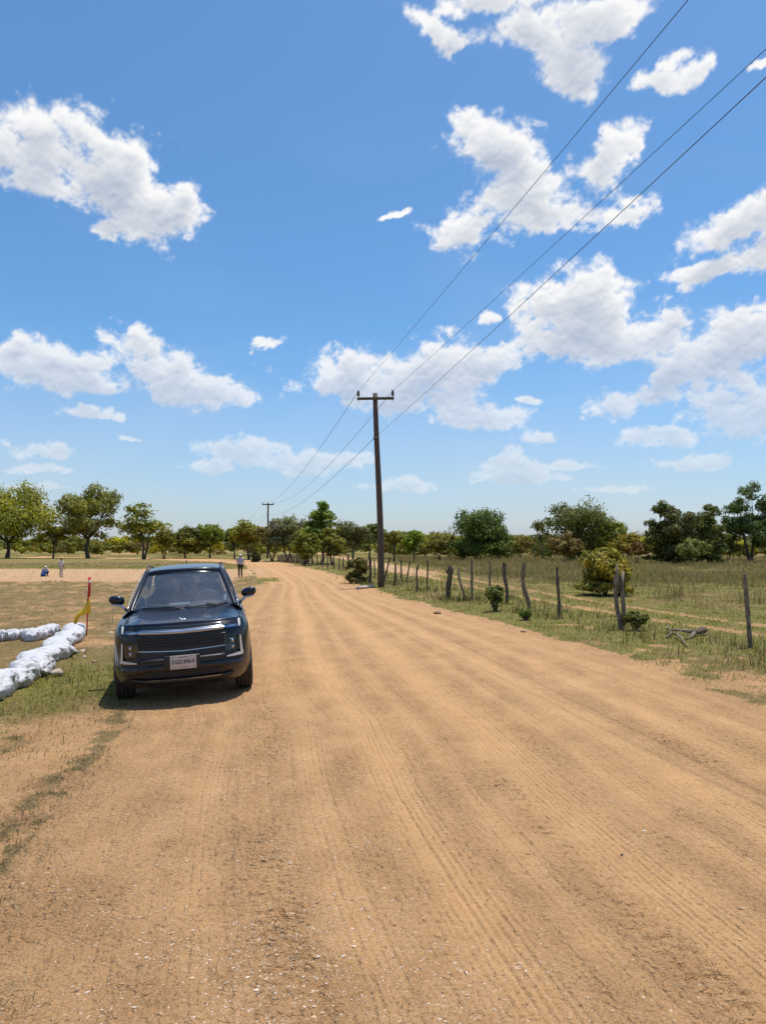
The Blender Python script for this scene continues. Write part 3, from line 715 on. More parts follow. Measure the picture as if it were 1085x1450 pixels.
def scatter(n, ymin, ymax, seed, ang=33, clump=0.0):
    rng = np.random.RandomState(seed); r = ymin * (ymax / ymin) ** rng.rand(n); a = np.radians(rng.uniform(-ang, ang, n))
    x = r * np.sin(a); y = r * np.cos(a)
    if clump:
        m = n // 7; c = rng.randint(0, m, n); x = x[c] + rng.normal(0, 1, n) * clump * (.05 + .004 * r[c]); y = y[c] + rng.normal(0, 1, n) * clump * (.05 + .004 * r[c])
    return x, y, rng
GREENS = np.array([(.16, .18, .025), (.21, .205, .035), (.12, .15, .02), (.25, .225, .045)]); STRAW = np.array([(.34, .26, .13), (.26, .19, .09), (.42, .34, .20), (.20, .14, .07)])
def make_grass():
    # short turf of the verges and fields
    x, y, rng = scatter(460000, 3.0, 95, 7, 34, 1.6)
    Z = zones(x, y); n3 = fbm(x * 4, y * 4, 3, 900)
    p = Z['cover'] * (.35 + .65 * sstep(n3 + .15, -.1, .3)) * (1 - Z['road'])
    keep = rng.rand(len(x)) < p * 1.05; x, y = x[keep], y[keep]; gr = Z['green'][keep]; left = Z['left'][keep]; dl = Z['dl'][keep]; dr = Z['dr'][keep]
    d = np.hypot(x, y); z = height(x, y); n = len(x)
    isg = rng.rand(n) < np.clip(gr * 1.1, .06, .95)
    fieldl = left & (y > 12) & (y < 41)
    hh = rng.uniform(.012, .070, n) * (1 + .008 * d) * np.clip(.8 + 1.0 * fbm(x * .7, y * .7, 3, 333), .35, 1.8); hh[isg] *= 1.1; hh[fieldl] *= .55
    tall = (rng.rand(n) < .03) & ~fieldl; hh[tall] *= 2.6
    ww = np.maximum(.0016, .00042 * d) * rng.uniform(.7, 1.4, n)
    lean = rng.uniform(.3, 1.6, n); lean[~isg] = rng.uniform(.4, 1.6, (~isg).sum())
    col = np.where(isg[:, None], GREENS[rng.randint(0, 4, n)], STRAW[rng.randint(0, 4, n)] * .8) * rng.uniform(.75, 1.3, (n, 1)) * np.array([1.05, .98, .9])
    V, F, C = blades(np.stack([x, y, z - .004], 1), hh, ww, lean, col, rng)
    tag(np_mesh('grass', V, F, M_GRASS, smooth=False, attrs={'tone': ('FLOAT_COLOR', C)}), 'short patchy green grass on the verges and fields', 'grass', None, 'stuff')
    # dry brown weeds standing in the right field and along the fences
    x, y, rng = scatter(190000, 20, 120, 17, 34, 1.8)
    Z = zones(x, y); T = np.interp(y, _Ty, _Tx)
    nn = fbm(x * .10, y * .10, 4, 950); n2 = fbm(x * .5, y * .5, 3, 960)
    pr = sstep(nn * .8 + n2 * .8 + sstep(y, 27, 42) * .60 - .16, .0, .45) * (x > T + 2.5) * sstep(x - T, 2.5, 5)
    keep = rng.rand(len(x)) < pr; x, y = x[keep], y[keep]; n = len(x); d = np.hypot(x, y)
    hh = rng.uniform(.15, .80, n) * np.clip(.55 + 1.3 * (nn[keep] + n2[keep] * .7 + .15), .25, 1.5); ww = np.maximum(.003, .00030 * d) * rng.uniform(.6, 1.3, n)
    col = np.array([(.23, .165, .075), (.30, .225, .11), (.20, .165, .06), (.19, .20, .04)])[rng.randint(0, 4, n)] * rng.uniform(.7, 1.3, (n, 1))
    V, F, C = blades(np.stack([x, y, height(x, y) - .01], 1), hh, ww, rng.uniform(.1, .9, n), col, rng)
    tag(np_mesh('dry_weeds', V, F, M_GRASS, smooth=False, attrs={'tone': ('FLOAT_COLOR', C)}), 'knee high dry brown weeds in the right field', 'weeds', None, 'stuff')
    # taller weeds on the verge by the fence posts, green and straw
    x, y, rng = scatter(60000, 8, 75, 27, 34, 1.0)
    Z = zones(x, y); nn = fbm(x * .9, y * .9, 3, 970)
    edge = (x > Z['R']) * sstep(Z['dr'], .5, 1.6) * (1 - sstep(Z['dr'], 3.0, 5.0)) * sstep(nn + .1, -.05, .35)
    edge = np.maximum(edge, (x < Z['L']) * np.exp(-(((x + 4.7) / 1.1) ** 2 + ((y - 11.2) / 2.4) ** 2)) * .6)
    keep = rng.rand(len(x)) < edge * .8; x, y = x[keep], y[keep]; n = len(x); d = np.hypot(x, y)
    hh = rng.uniform(.06, .34, n) * np.clip(.8 + 1.2 * nn[keep], .4, 1.7) * np.where(x < 0, .5, 1.0); ww = np.maximum(.002, .00042 * d) * rng.uniform(.7, 1.5, n)
    g = rng.rand(n) < .62; col = np.where(g[:, None], GREENS[rng.randint(0, 4, n)] * .9, STRAW[rng.randint(0, 4, n)] * .7) * rng.uniform(.65, 1.2, (n, 1))
    V, F, C = blades(np.stack([x, y, height(x, y) - .005], 1), hh, ww, rng.uniform(.1, .8, n), col, rng)
    tag(np_mesh('verge_weeds', V, F, M_GRASS, smooth=False, attrs={'tone': ('FLOAT_COLOR', C)}), 'taller mixed weeds along the fence line', 'weeds', None, 'stuff')
    # dry straw and roots lying on the near left edge of the road
    rng = np.random.RandomState(37); n = 60000
    x = rng.uniform(-6.5, 0.2, n); y = 2.6 + 11 * rng.rand(n) ** 1.3; Z = zones(x, y)
    strip = 1.3 * np.exp(-((Z['dl'] - .12) / .24) ** 2) * sstep(fbm(x * 1.5, y * 1.1, 3, 980) + .22, -.05, .3)
    lit = .35 * np.exp(-((Z['t'] - 1.3 + .11 * (y - 5)) / .75) ** 2) * sstep(fbm(x * 1.2, y * 1.2, 3, 985) + .15, 0, .4) * (1 - sstep(y, 7.5, 10)) * .45
    tuft = np.exp(-(((x + 1.60) / .13) ** 2 + ((y - 3.22) / .12) ** 2)) * 3 + np.exp(-(((x + 2.02) / .16) ** 2 + ((y - 4.0) / .2) ** 2)) * 2
    keep = rng.rand(n) < np.clip(strip + lit + tuft, 0, 1); x, y = x[keep], y[keep]; st = strip[keep]; n = len(x)
    hh = rng.uniform(.015, .060, n); ww = rng.uniform(.0008, .0018, n) * (1 + .05 * y)
    col = np.where((rng.rand(n) < .6 * (st > .3))[:, None], np.array((.10, .085, .05)), STRAW[rng.randint(0, 4, n)] * 1.1) * rng.uniform(.6, 1.3, (n, 1))
    V, F, C = blades(np.stack([x, y, height(x, y, True) + .001], 1), hh, ww, rng.uniform(1.2, 2.6, n), col, rng)
    tag(np_mesh('straw_litter', V, F, M_GRASS, smooth=False, attrs={'tone': ('FLOAT_COLOR', C)}), 'dry straw and dead roots lying along the left road edge', 'straw', None, 'stuff')
make_grass()
def make_gravel():
    rng = np.random.RandomState(71)
    n = 110000; r = 2.6 * (30 / 2.6) ** (rng.rand(n) ** 1.15); a = np.radians(rng.uniform(-33, 33, n)); x = r * np.sin(a); y = r * np.cos(a)
    Z = zones(x, y); c, w = lanes(Z['t'], Z['s'])
    left = np.exp(-((Z['t'] - 1.5) / 1.35) ** 2) * (1 - sstep(y, 7, 13)); nn = sstep(fbm(x * 1.3, y * 1.3, 3, 990) + .2, 0, .45)
    p = .10 + .80 * left * nn + .12 * (1 - c); p = p * (1 - .8 * Z['cover'])
    keep = rng.rand(n) < p * .8; x, y, left = x[keep], y[keep], left[keep]; n = len(x)
    s = rng.lognormal(math.log(.0025), .38, n) * (1 + .045 * y); z = height(x, y, True)
    white = rng.rand(n) < (.08 + .40 * left)
    base = np.array([(.42, .26, .15), (.30, .18, .10), (.55, .38, .24), (.16, .10, .07)])[rng.choice(4, n, p=[.42, .2, .28, .1])]
    col = np.where(white[:, None], np.array((.56, .45, .36)), base) * rng.uniform(.75, 1.15, (n, 1))
    # squashed, randomly turned little stones of six corners
    q = rng.uniform(.6, 1.35, (n, 6, 1)); D = np.array([(1, 0, 0), (-1, 0, 0), (0, 1, 0), (0, -1, 0), (0, 0, 1), (0, 0, -1)], float)[None] * q
    rz = rng.uniform(0, 2 * np.pi, n); cz, sz = np.cos(rz)[:, None], np.sin(rz)[:, None]
    el = rng.uniform(1, 2.4, n)[:, None]; dx = D[..., 0] * el; dy = D[..., 1]; dz = D[..., 2] * .6 * np.where(white, .6, 1)[:, None]
    V = np.stack([dx * cz - dy * sz, dx * sz + dy * cz, dz], -1) * s[:, None, None] + np.stack([x, y, z + s * .25], -1)[:, None]
    f = np.array([(0, 2, 4), (2, 1, 4), (1, 3, 4), (3, 0, 4), (2, 0, 5), (1, 2, 5), (3, 1, 5), (0, 3, 5)])
    F = (np.arange(n)[:, None, None] * 6 + f[None]).reshape(-1, 3)
    C = np.repeat(np.concatenate([col, np.ones((n, 1))], 1), 6, 0)
    m = attr_mat('stone_tone', .9, 0, .2)
    tag(np_mesh('gravel', V.reshape(-1, 3), F, m, smooth=False, attrs={'tone': ('FLOAT_COLOR', C)}), 'fine pale gravel and grit scattered on the dirt road', 'gravel', None, 'stuff')
make_gravel()
# ------------------------------------------------------------------ the car
def car_paint():
    m, n, b = material('navy_paint')
    tc = n.new('ShaderNodeTexCoord').outputs['Object']
    ns = n.noise(tc, 60, 4, .6); dust = n.noise(tc, 3.0, 5, .6)
    Z = n.xyz(tc)[2]
    low = n.ss(Z, .70, .22, 0, .34)                       # road dust caught low on the body
    f = n.m('MULTIPLY', n.m('ADD', low, .02), n.ss(dust, .25, .75), clamp=True)
    n.put(b.inputs['Base Color'], n.mix(f, (.0030, .0052, .0125, 1), (.20, .135, .08, 1)))
    n.put(b.inputs['Roughness'], n.m('ADD', .22, n.m('MULTIPLY', ns, .08)))
    b.inputs['Coat Weight'].default_value = .45; b.inputs['Coat Roughness'].default_value = .04; b.inputs['Specular IOR Level'].default_value = .25
    return m
def glass_mat(name, tint, rough=.02, base=0.10, dust=0.0):
    m = bpy.data.materials.new(name); m.use_nodes = True; n = N(m.node_tree); m.node_tree.nodes.clear()
    out = n.new('ShaderNodeOutputMaterial'); tr = n.new('ShaderNodeBsdfTransparent'); n.put(tr.inputs[0], (*tint, 1))
    gl = n.new('ShaderNodeBsdfGlossy'); gl.inputs['Roughness'].default_value = rough
    fr = n.new('ShaderNodeFresnel'); fr.inputs[0].default_value = 1.5
    mx = n.new('ShaderNodeMixShader'); n.put(mx.inputs[0], n.m('ADD', fr.outputs[0], base, clamp=True)); n.put(mx.inputs[1], tr.outputs[0]); n.put(mx.inputs[2], gl.outputs[0])
    if dust:
        df = n.new('ShaderNodeBsdfDiffuse'); df.inputs[0].default_value = (.50, .52, .53, 1)
        tc = n.new('ShaderNodeTexCoord').outputs['Object']; m2 = n.new('ShaderNodeMixShader')
        n.put(m2.inputs[0], n.m('MULTIPLY', n.ss(n.noise(tc, 5.0, 5, .6), .2, .8, .5, 1.3), dust)); n.put(m2.inputs[1], mx.outputs[0]); n.put(m2.inputs[2], df.outputs[0]); mx = m2
    n.put(out.inputs[0], mx.outputs[0]); return m
def split_loose(o):
    """one object per connected piece, same name, same parent"""
    me = o.data; n = len(me.vertices); par = list(range(n))
    def find(a):
        while par[a] != a: par[a] = par[par[a]]; a = par[a]
        return a
    for e in me.edges:
        a, b = find(e.vertices[0]), find(e.vertices[1])
        if a != b: par[a] = b
    groups = {}
    for p in me.polygons: groups.setdefault(find(p.vertices[0]), []).append(p)
    if len(groups) < 2: return
    res = []
    for ps in groups.values():
        ids = sorted({v for p in ps for v in p.vertices}); rm = {v: i for i, v in enumerate(ids)}
        m2 = bpy.data.meshes.new(me.name); m2.from_pydata([me.vertices[i].co[:] for i in ids], [], [[rm[v] for v in p.vertices] for p in ps])
        for mt in me.materials: m2.materials.append(mt)
        m2.polygons.foreach_set('material_index', [p.material_index for p in ps]); m2.polygons.foreach_set('use_smooth', [p.use_smooth for p in ps]); m2.update()
        res.append(m2)
    o.data = res[0]
    for m2 in res[1:]:
        c = o.copy(); c.data = m2; COL.objects.link(c); c.parent = o.parent
def build_car():
    PAINT = car_paint()
    BLK = simple('black_plastic', (.012, .012, .013), .45, nscale=40, namt=.3)
    GLOSSB = simple('gloss_black', (.004, .004, .005), .12, coat=.6)
    CHR = simple('satin_chrome', (.42, .45, .50), .22, metal=1.0)
    BRT = simple('bright_chrome', (.80, .82, .85), .18, metal=1.0)
    DRL = simple('lamp_white', (.52, .50, .46), .3, coat=.5)
    TYRE = simple('tyre_rubber', (.040, .031, .024), .85, nscale=30, namt=.5, bump=.3)
    SEAT = simple('seat_cloth', (.07, .075, .085), .8, nscale=25, namt=.3)
    DASH = simple('dash_plastic', (.055, .06, .07), .7, nscale=15, namt=.2)
    LENS = glass_mat('lamp_lens', (.62, .66, .72), .03, .04)
    WSG = glass_mat('windshield_glass', (.60, .66, .69), .03, .11, .06)
    SDG = glass_mat('tinted_glass', (.16, .18, .20), .015, .06)
    RED = simple('red_lamp', (.30, .01, .01), .2, coat=.8)
    PLATE = simple('plate_white', (.52, .45, .41), .5, nscale=60, namt=.12)
    INK = simple('plate_ink', (.03, .03, .035), .6)
    STK = simple('sticker', (.75, .75, .72), .6)
    root = empty('parked_car', (0, 0, 0))
    tag(root, 'dark navy compact SUV parked facing the viewer on the left road edge', 'car')
    n_ = 3.0; a_ = .62
    def wz(z): return np.interp(z, [.20, .26, .36, .46, .60, .76, .88, .95, .985, 1.06], [.80, .845, .885, .90, .905, .915, .912, .893, .872, .85])
    def ynz(z): return np.interp(z, [.20, .27, .36, .46, .56, .70, .86, .93, .985, 1.06], [.17, .09, .035, .0, .012, .03, .045, .065, .115, .18])
    L_ = 4.42
    def ytz(z): return np.interp(z, [.20, .30, .5, .8, 1.06], [L_ - .12, L_ - .03, L_, L_ - .05, L_ - .12])
    def lift(y, z): return float(np.interp(y, [.0, .7, 1.5, 4.4], [0, .02, .085, .12]) * max(0, (z - .5)) / .485)
    def yf(x, z):
        u = min(.9995, abs(x) / wz(z)); return ynz(z) + a_ * (1 - (1 - u ** n_) ** (1 / n_))
    def F(x, z, off=0.0): return Vector((x, yf(x, z) - off, z + lift(yf(x, z), z)))
    # -- body: stacked plan outlines
    def outline(z):
        w = wz(z); yn = ynz(z); yt = ytz(z); P = []
        for k in range(33):
            th = math.pi * (1 - k / 32); c, s = math.cos(th), math.sin(th)
            P.append((w * math.copysign(abs(c) ** (2 / n_), c), yn + a_ - a_ * abs(s) ** (2 / n_)))
        ys = np.linspace(yn + a_, yt - .38, 22)[1:-1]
        for y in ys: P.append((w, y))
        for k in range(17):
            th = math.pi * k / 16; c, s = math.cos(th), math.sin(th)
            P.append((w * math.copysign(abs(c) ** (2 / 3.2), c), yt - .38 + .38 * abs(s) ** (2 / 3.2)))
        for y in ys[::-1]: P.append((-w, y))
        return P
    mb = MB(); rows = []
    for z in (.22, .25, .30, .38, .46, .54, .62, .70, .78, .86, .92, .955, .975, .985):
        rows.append([Vector((x, y, z + lift(y, z))) for x, y in outline(z)])
    # side crease and flared arches
    for row in rows:
        for p in row:
            for yw in (.86, 3.50):
                d = math.hypot(p.y - yw, (p.z - .34)); f = math.exp(-((d - .42) / .09) ** 2) * .022
                if abs(p.x) > .8: p.x += math.copysign(f, p.x)
    mb.grid(rows, closed_u=True)
    C = len(rows[0]); top = [i + (len(rows) - 1) * C for i in range(C)]
    mb.f.append(tuple(range(C))[::-1]); mb.m.append(0); mb.f.append(tuple(top)); mb.m.append(0)
    body = mb.build('body', [PAINT, BLK], root, angle=38)
    for yw in (.86, 3.50):
        cut = MB(); cut.lathe([(0, -1.2), (.395, -1.2), (.395, 1.2), (0, 1.2)], 40, 'x', (0, yw, .335)); co = cut.build('cutter', BLK, None)
        md = body.modifiers.new('b', 'BOOLEAN'); md.operation = 'DIFFERENCE'; md.solver = 'EXACT'; md.object = co
        # keep the centre of the car solid: wells are only 0.42 deep from either side
        dg = bpy.context.evaluated_depsgraph_get(); me = bpy.data.meshes.new_from_object(body.evaluated_get(dg))
        body.modifiers.clear(); body.data = me; bpy.data.objects.remove(co)
    body.data.set_sharp_from_angle(angle=math.radians(38))
    mb = MB(); mb.box((0, 2.1, .50), (1.02, 3.7, .46)); mb.build('underbody', BLK, root, bevel=.02, smooth=False)
    mb = MB()
    for sx in (-1, 1):
        for yw in (.86, 3.50):
            P = []
            for k in range(25):
                a = math.radians(-8 + 196 * k / 24)
                row = []
                for (rr, xo) in ((.385, .0), (.392, .018), (.425, .020), (.432, .004), (.432, -.03)):
                    row.append(Vector((sx * (wz(.335 + rr * math.sin(a) * .9) + .004 + xo), yw + rr * math.cos(a), .335 + rr * math.sin(a))))
                P.append(row)
            mb.grid(P)
    mb.build('arch_trim', BLK, root)
    # -- hood and fender tops (one surface, the hood stands a little proud)
    def yh(u, v):
        x = u * .872; y0 = F(x * .985, .985).y + .004; yc = 1.16 - .12 * (1 - min(1, abs(u)) ** 2) + .16 * max(0, abs(u) - .85) / .15
        return y0 + (yc - y0) * v
    def hz(u, v):
        y = yh(u, v); ze = .985 + lift(y, .985)
        g = (1 - (1 - min(1, v * 1.02)) ** 2.2) if v < .98 else 1.0
        c = (.115 * (1 - v) * 0 + .060) * g * (1 - abs(u) ** 3.0) + .014 * (1 - abs(u) ** 6) 
        ridge = .016 * math.exp(-((abs(u) - .60 - .10 * v) / .085) ** 2) * min(1, v * 3)
        return ze + c + ridge - .020 * max(0, abs(u) - .9) / .1
    hood = MB(); fend = MB()
    P = [[Vector((u * .872 * (1 if v < 1 else 1), yh(u, v), hz(u, v) + .008)) for u in np.linspace(-.855, .855, 41)] for v in np.linspace(0, 1, 21)]
    skirt = [Vector((p.x, p.y + .004, p.z - .035)) for p in P[0]]
    hood.grid([skirt] + P); h = hood.build('hood', PAINT, root)
    for sx in (-1, 1):
        P = [[Vector((sx * u * .872, yh(u, v), hz(u, v))) for u in np.linspace(.845, 1.0, 7)] for v in np.linspace(0, 1, 21)]
        fend.grid(P)
        # shoulder running back to the tail
    fend.build('fender', PAINT, root)
    # emblem on the hood's leading edge: two peaks
    mb = MB()
    for (x0, x1, hgt) in ((-.062, .030, .045), (-.002, .068, .032)):
        xm = (x0 + x1) / 2 - .008
        pts = [(x0, .0), (xm, hgt), (x1, .0)]
        Pq = []
        for (xx, dz) in pts:
            y = yh(xx / .872, .07) + dz * .9; Pq.append(Vector((xx, y, hz(xx / .872, .07) + .016 + dz * .8)))
        mb.tube(Pq, [.005, .006, .004], 6)
    mb.build('emblem', BRT, root)
    # -- conformal patches on the nose
    def patch(name, mat, x0, x1, zl, zh, off=.006, nx=24, nz=6, thick=.02, both=False, parent=root, curve=None):
        mb = MB()
        for sx in ((-1, 1) if both else (1,)):
            P = []
            for i in range(nx + 1):
                x = x0 + (x1 - x0) * i / nx
                a, b = (zl(x), zh(x)) if callable(zl) else (zl, zh)
                row = [F(sx * x, a, off - thick)] + [F(sx * x, a + (b - a) * j / nz, off + (curve(j / nz) if curve else 0)) for j in range(nz + 1)] + [F(sx * x, b, off - thick)]
                P.append(row)
            mb.grid(P)
            mb.f.append(tuple(range(len(mb.v) - len(P) * len(P[0]), len(mb.v) - len(P) * len(P[0]) + len(P[0])))); mb.m.append(0)
            mb.f.append(tuple(range(len(mb.v) - len(P[0]), len(mb.v)))[::-1]); mb.m.append(0)
        return mb.build(name, mat, parent, angle=50)
    ip = lambda xs, zs: (lambda x: float(np.interp(abs(x), xs, zs)))
    grl = patch('grille', BLK, -.60, .60, ip([0, .50, .60], [.600, .605, .665]), ip([0, .6], [.868, .868]), .004, 44, 10)
    mb = MB()
    for z in (.842, .806, .770, .734):
        for s in np.linspace(-1, 1, 1):
            P = []
            for i in range(41):
                x = -.57 + 1.14 * i / 40
                P.append([F(x, z - .010, .006), F(x, z - .006, .020), F(x, z + .006, .017), F(x, z + .010, .006)])
            mb.grid(P)
    mb.build('grille_slat', BLK, grl)
    patch('trim_strip', CHR, -.57, .57, ip([0, .57], [.668, .690]), ip([0, .57], [.678, .700]), .020, 40, 2)
    # bright bar joining the lamps, thin line above it
    patch('chrome_bar', CHR, -.555, .555, ip([0, .55], [.885, .898]), ip([0, .55], [.925, .940]), .022, 44, 6, .03, curve=lambda t: .012 * math.sin(math.pi * t))
    patch('trim_strip', GLOSSB, -.52, .52, ip([0, .52], [.942, .955]), ip([0, .52], [.975, .982]), .010, 40, 3)
    patch('trim_strip', CHR, -.53, .53, ip([0, .53], [.930, .944]), ip([0, .53], [.936, .950]), .016, 40, 2)
    # bumper: painted mid panel steps forward, black lower intake, skid strip
    patch('bumper_panel', PAINT, -.80, .80, ip([0, .42, .60, .80], [.455, .455, .40, .385]), ip([0, .40, .56, .80], [.520, .520, .520, .500]), .022, 50, 6, .04, curve=lambda t: .016 * math.sin(math.pi * t))
    low = patch('lower_intake', BLK, -.56, .56, ip([0, .44, .56], [.350, .350, .385]), ip([0, .44, .56], [.452, .452, .41]), .004, 40, 5)
    mb = MB()
    for z in (.375, .402, .429):
        mb.grid([[F(x, z - .006, .005), F(x, z, .018), F(x, z + .006, .005)] for x in np.linspace(-.47, .47, 31)])
    mb.build('intake_slat', GLOSSB, low)
    patch('skid_strip', BLK, -.66, .66, ip([0, .5, .66], [.262, .275, .31]), ip([0, .5, .66], [.335, .335, .355]), .030, 40, 5, .05, curve=lambda t: .02 * math.sin(math.pi * t))
    patch('trim_strip', CHR, -.50, .50, ip([0, .5], [.322, .330]), ip([0, .5], [.331, .339]), .056, 40, 2, .02)
    patch('bumper_bar', BLK, -.55, .55, ip([0, .55], [.548, .552]), ip([0, .55], [.592, .600]), .030, 40, 5, .04, curve=lambda t: .012 * math.sin(math.pi * t))
    for sx in (-1, 1):
        # headlight
        def hp(name, mat, x0, x1, zl, zh, off, par, nx=14, nz=4, th=.02):
            mb = MB(); P = []
            for i in range(nx + 1):
                x = x0 + (x1 - x0) * i / nx; a, b = zl(x), zh(x)
                P.append([F(sx * x, a, off - th)] + [F(sx * x, a + (b - a) * j / nz, off) for j in range(nz + 1)] + [F(sx * x, b, off - th)])
            mb.grid(P); k = len(P[0]); t = len(mb.v)
            mb.f.append(tuple(range(t - len(P) * k, t - len(P) * k + k))); mb.f.append(tuple(range(t - k, t))); mb.m += [0, 0]
            return mb.build(name, mat, par, angle=50)
        lo = ip([.50, .62, .80, .855], [.908, .895, .888, .935]); hi = ip([.50, .60, .72, .80, .855], [.940, .958, .995, 1.005, .99])
        hl = hp('headlight', GLOSSB, .50, .85, lo, hi, .004, root)
        lo2 = ip([.52, .62, .80], [.912, .902, .900]); hi2 = ip([.52, .62, .72, .80], [.930, .940, .962, .965])
        hp('lamp_unit', BRT, .55, .735, ip([.55, .74], [.908, .904]), ip([.55, .74], [.928, .948]), .012, hl)
        hp('daytime_strip', DRL, .752, .782, ip([.75, .79], [.905, .910]), ip([.75, .79], [.990, .988]), .027, hl, 3)
        hp('lens', LENS, .51, .845, lo, hi, .020, hl)
        # fog lamp block with L shaped bright bracket
        fg = hp('fog_lamp', BLK, .555, .755, ip([.555, .755], [.625, .620]), ip([.555, .755], [.780, .790]), .006, root)
        for (zz) in (.665, .735):
            mb = MB(); M = Matrix.Rotation(math.radians(90), 4, 'X')
            c = F(sx * .655, zz, .012)
            mb.lathe([(0.001, .012), (.022, .010), (.030, -.004), (.033, -.012)], 16, 'z', c, M=M); mb.build('lamp_unit', CHR, fg)
        hp('lens', LENS, .56, .75, ip([.555, .755], [.628, .623]), ip([.555, .755], [.777, .787]), .022, fg)
        br = MB()
        pts = [(.775, .790, .022), (.778, .70, .022), (.782, .595, .024)]
        P = []
        for (x, z, w) in [(.772, .795, .010), (.776, .72, .013), (.782, .64, .015), (.788, .580, .018)]:
            P.append([F(sx * (x - w), z, .012), F(sx * (x - w), z, .034), F(sx * (x + w), z, .034), F(sx * (x + w), z, .012)])
        br.grid(P)
        P = []
        for (x, zt, zb) in [(.806, .590, .552), (.74, .583, .548), (.66, .572, .548), (.58, .560, .548)]:
            P.append([F(sx * x, zb, .012), F(sx * x, zb, .036), F(sx * x, zt, .036), F(sx * x, zt, .012)])
        br.grid(P); br.build('corner_bracket', DRL, root, smooth=False)
    # plate
    y0 = yf(0, .53)
    mb = MB(); mb.box((0, y0 - .040, .545), (.46, .05, .165)); mb.build('plate_holder', BLK, root, bevel=.012)
    mb = MB(); mb.box((.012, y0 - .071, .545), (.335, .006, .166)); pl = mb.build('license_plate', PLATE, root, bevel=.0028)
    def text(body, size, loc, mat, par, name, sx=1.0):
        cu = bpy.data.curves.new(name, 'FONT'); cu.body = body; cu.size = size; cu.align_x = 'CENTER'; cu.align_y = 'CENTER'; cu.extrude = .0006; cu.resolution_u = 3; cu.offset = .0012
        o = bpy.data.objects.new(name + '_curve', cu); COL.objects.link(o)
        dg = bpy.context.evaluated_depsgraph_get(); me = bpy.data.meshes.new_from_object(o.evaluated_get(dg)); bpy.data.objects.remove(o)
        me.materials.clear(); me.materials.append(mat); me.name = name
        r = link(bpy.data.objects.new(name, me), par); r.location = loc; r.rotation_euler = (math.radians(90), 0, 0); r.scale = (sx, 1, 1); return r
    text('DGZ-090-9', .064, (.012, y0 - .0750, .546), INK, pl, 'plate_lettering', .95)
    mb = MB()
    mb.box((.012, y0 - .0748, .607), (.11, .001, .007)); mb.box((.03, y0 - .0748, .484), (.09, .001, .006))
    for (dx, dz) in ((-.13, .066), (.14, .066), (-.13, -.066), (.14, -.066), (-.06, -.062), (.105, .072)): mb.box((.012 + dx, y0 - .0752, .545 + dz), (.010, .002, .010))
    mb.build('plate_bolt', INK, pl, smooth=False)
    # -- greenhouse
    def interp_pts(pts, n):
        pts = [Vector(p) for p in pts]; d = [0]
        for a, b in zip(pts, pts[1:]): d.append(d[-1] + (b - a).length)
        out = []
        for t in np.linspace(0, d[-1], n):
            i = min(len(pts) - 2, max(0, int(np.searchsorted(d, t, 'right') - 1))); f = (t - d[i]) / max(1e-6, d[i + 1] - d[i]); out.append(pts[i].lerp(pts[i + 1], f))
        return out
    def belt(s):       # s: 0 centre front .. 1 windshield corner .. 2 rear corner .. 3 rear centre
        if s <= 1: x = .770 * s; return Vector((x, 1.00 + .30 * s ** 2.2, 1.085 + .02 * s))
        if s <= 2: f = s - 1; return Vector((.770 + .045 * math.sin(min(1, f * 1.3) * math.pi) * .8 - .05 * f ** 3, 1.30 + 2.80 * f, 1.075 + .045 * f))
        f = s - 2; return Vector((.72 * (1 - f), 4.10 + .14 * math.sin(f * math.pi / 2), 1.12))
    def roof(s):
        if s <= 1: x = .585 * s; return Vector((x, 1.93 + .13 * s ** 2.2, 1.612 - .028 * s ** 2))
        if s <= 2: f = s - 1; return Vector((.585 + .035 * math.sin(f * math.pi), 2.06 + 1.72 * f, 1.584 + .025 * math.sin(f * math.pi)))
        f = s - 2; return Vector((.565 * (1 - f), 3.78 + .12 * math.sin(f * math.pi / 2), 1.60))
    def shell_pt(s, t, off=0.0, sx=1):
        a, b = belt(s), roof(s); p = a.lerp(b, t); nrm = Vector((0, -1, .8)) if s < .999 else (Vector((1, 0, .45)) if s < 2 else Vector((0, 1, .4)))
        nrm.normalize(); p = p + nrm * (.030 * math.sin(math.pi * t) + off); return Vector((sx * p.x, p.y, p.z))
    def band(name, mat, s0, s1, t0=0.0, t1=1.0, off=0.0, ns=10, both=True, par=root, mirror_join=False):
        mb = MB()
        if mirror_join:
            ss_ = np.linspace(-s1, s1, ns * 2 + 1); mb.grid([[shell_pt(abs(s), t, off, 1 if s >= 0 else -1) for t in np.linspace(t0, t1, 9)] for s in ss_])
        else:
            for sx in (-1, 1): mb.grid([[shell_pt(s, t, off, sx) for t in np.linspace(t0, t1, 9)] for s in np.linspace(s0, s1, ns)])
        return mb.build(name, mat, par)
    band('windshield', WSG, 0, .955, .0, 1.0, .0, 14, mirror_join=True)
    band('windshield_edge', GLOSSB, 0, .955, .0, .045, .003, 14, mirror_join=True)
    band('tint_band', GLOSSB, 0, .94, .90, 1.0, .003, 14, mirror_join=True)
    # pillars: thick tubes following the shell
    def pillar(s, w, name='pillar', mat=PAINT, s2=None):
        mb = MB()
        for sx in (-1, 1):
            P = []
            for t in np.linspace(-.03, 1.02, 14):
                q = [shell_pt(s - w, t, .002, sx), shell_pt(s - w * .8, t, .020, sx), shell_pt(s + w * .4, t, .024, sx), shell_pt(s + w, t, .006, sx), shell_pt(s + w, t, -.03, sx), shell_pt(s - w, t, -.03, sx)]
                P.append(q)
            mb.grid(P, closed_u=True)
        return mb.build(name, mat, root)
    mb = MB()
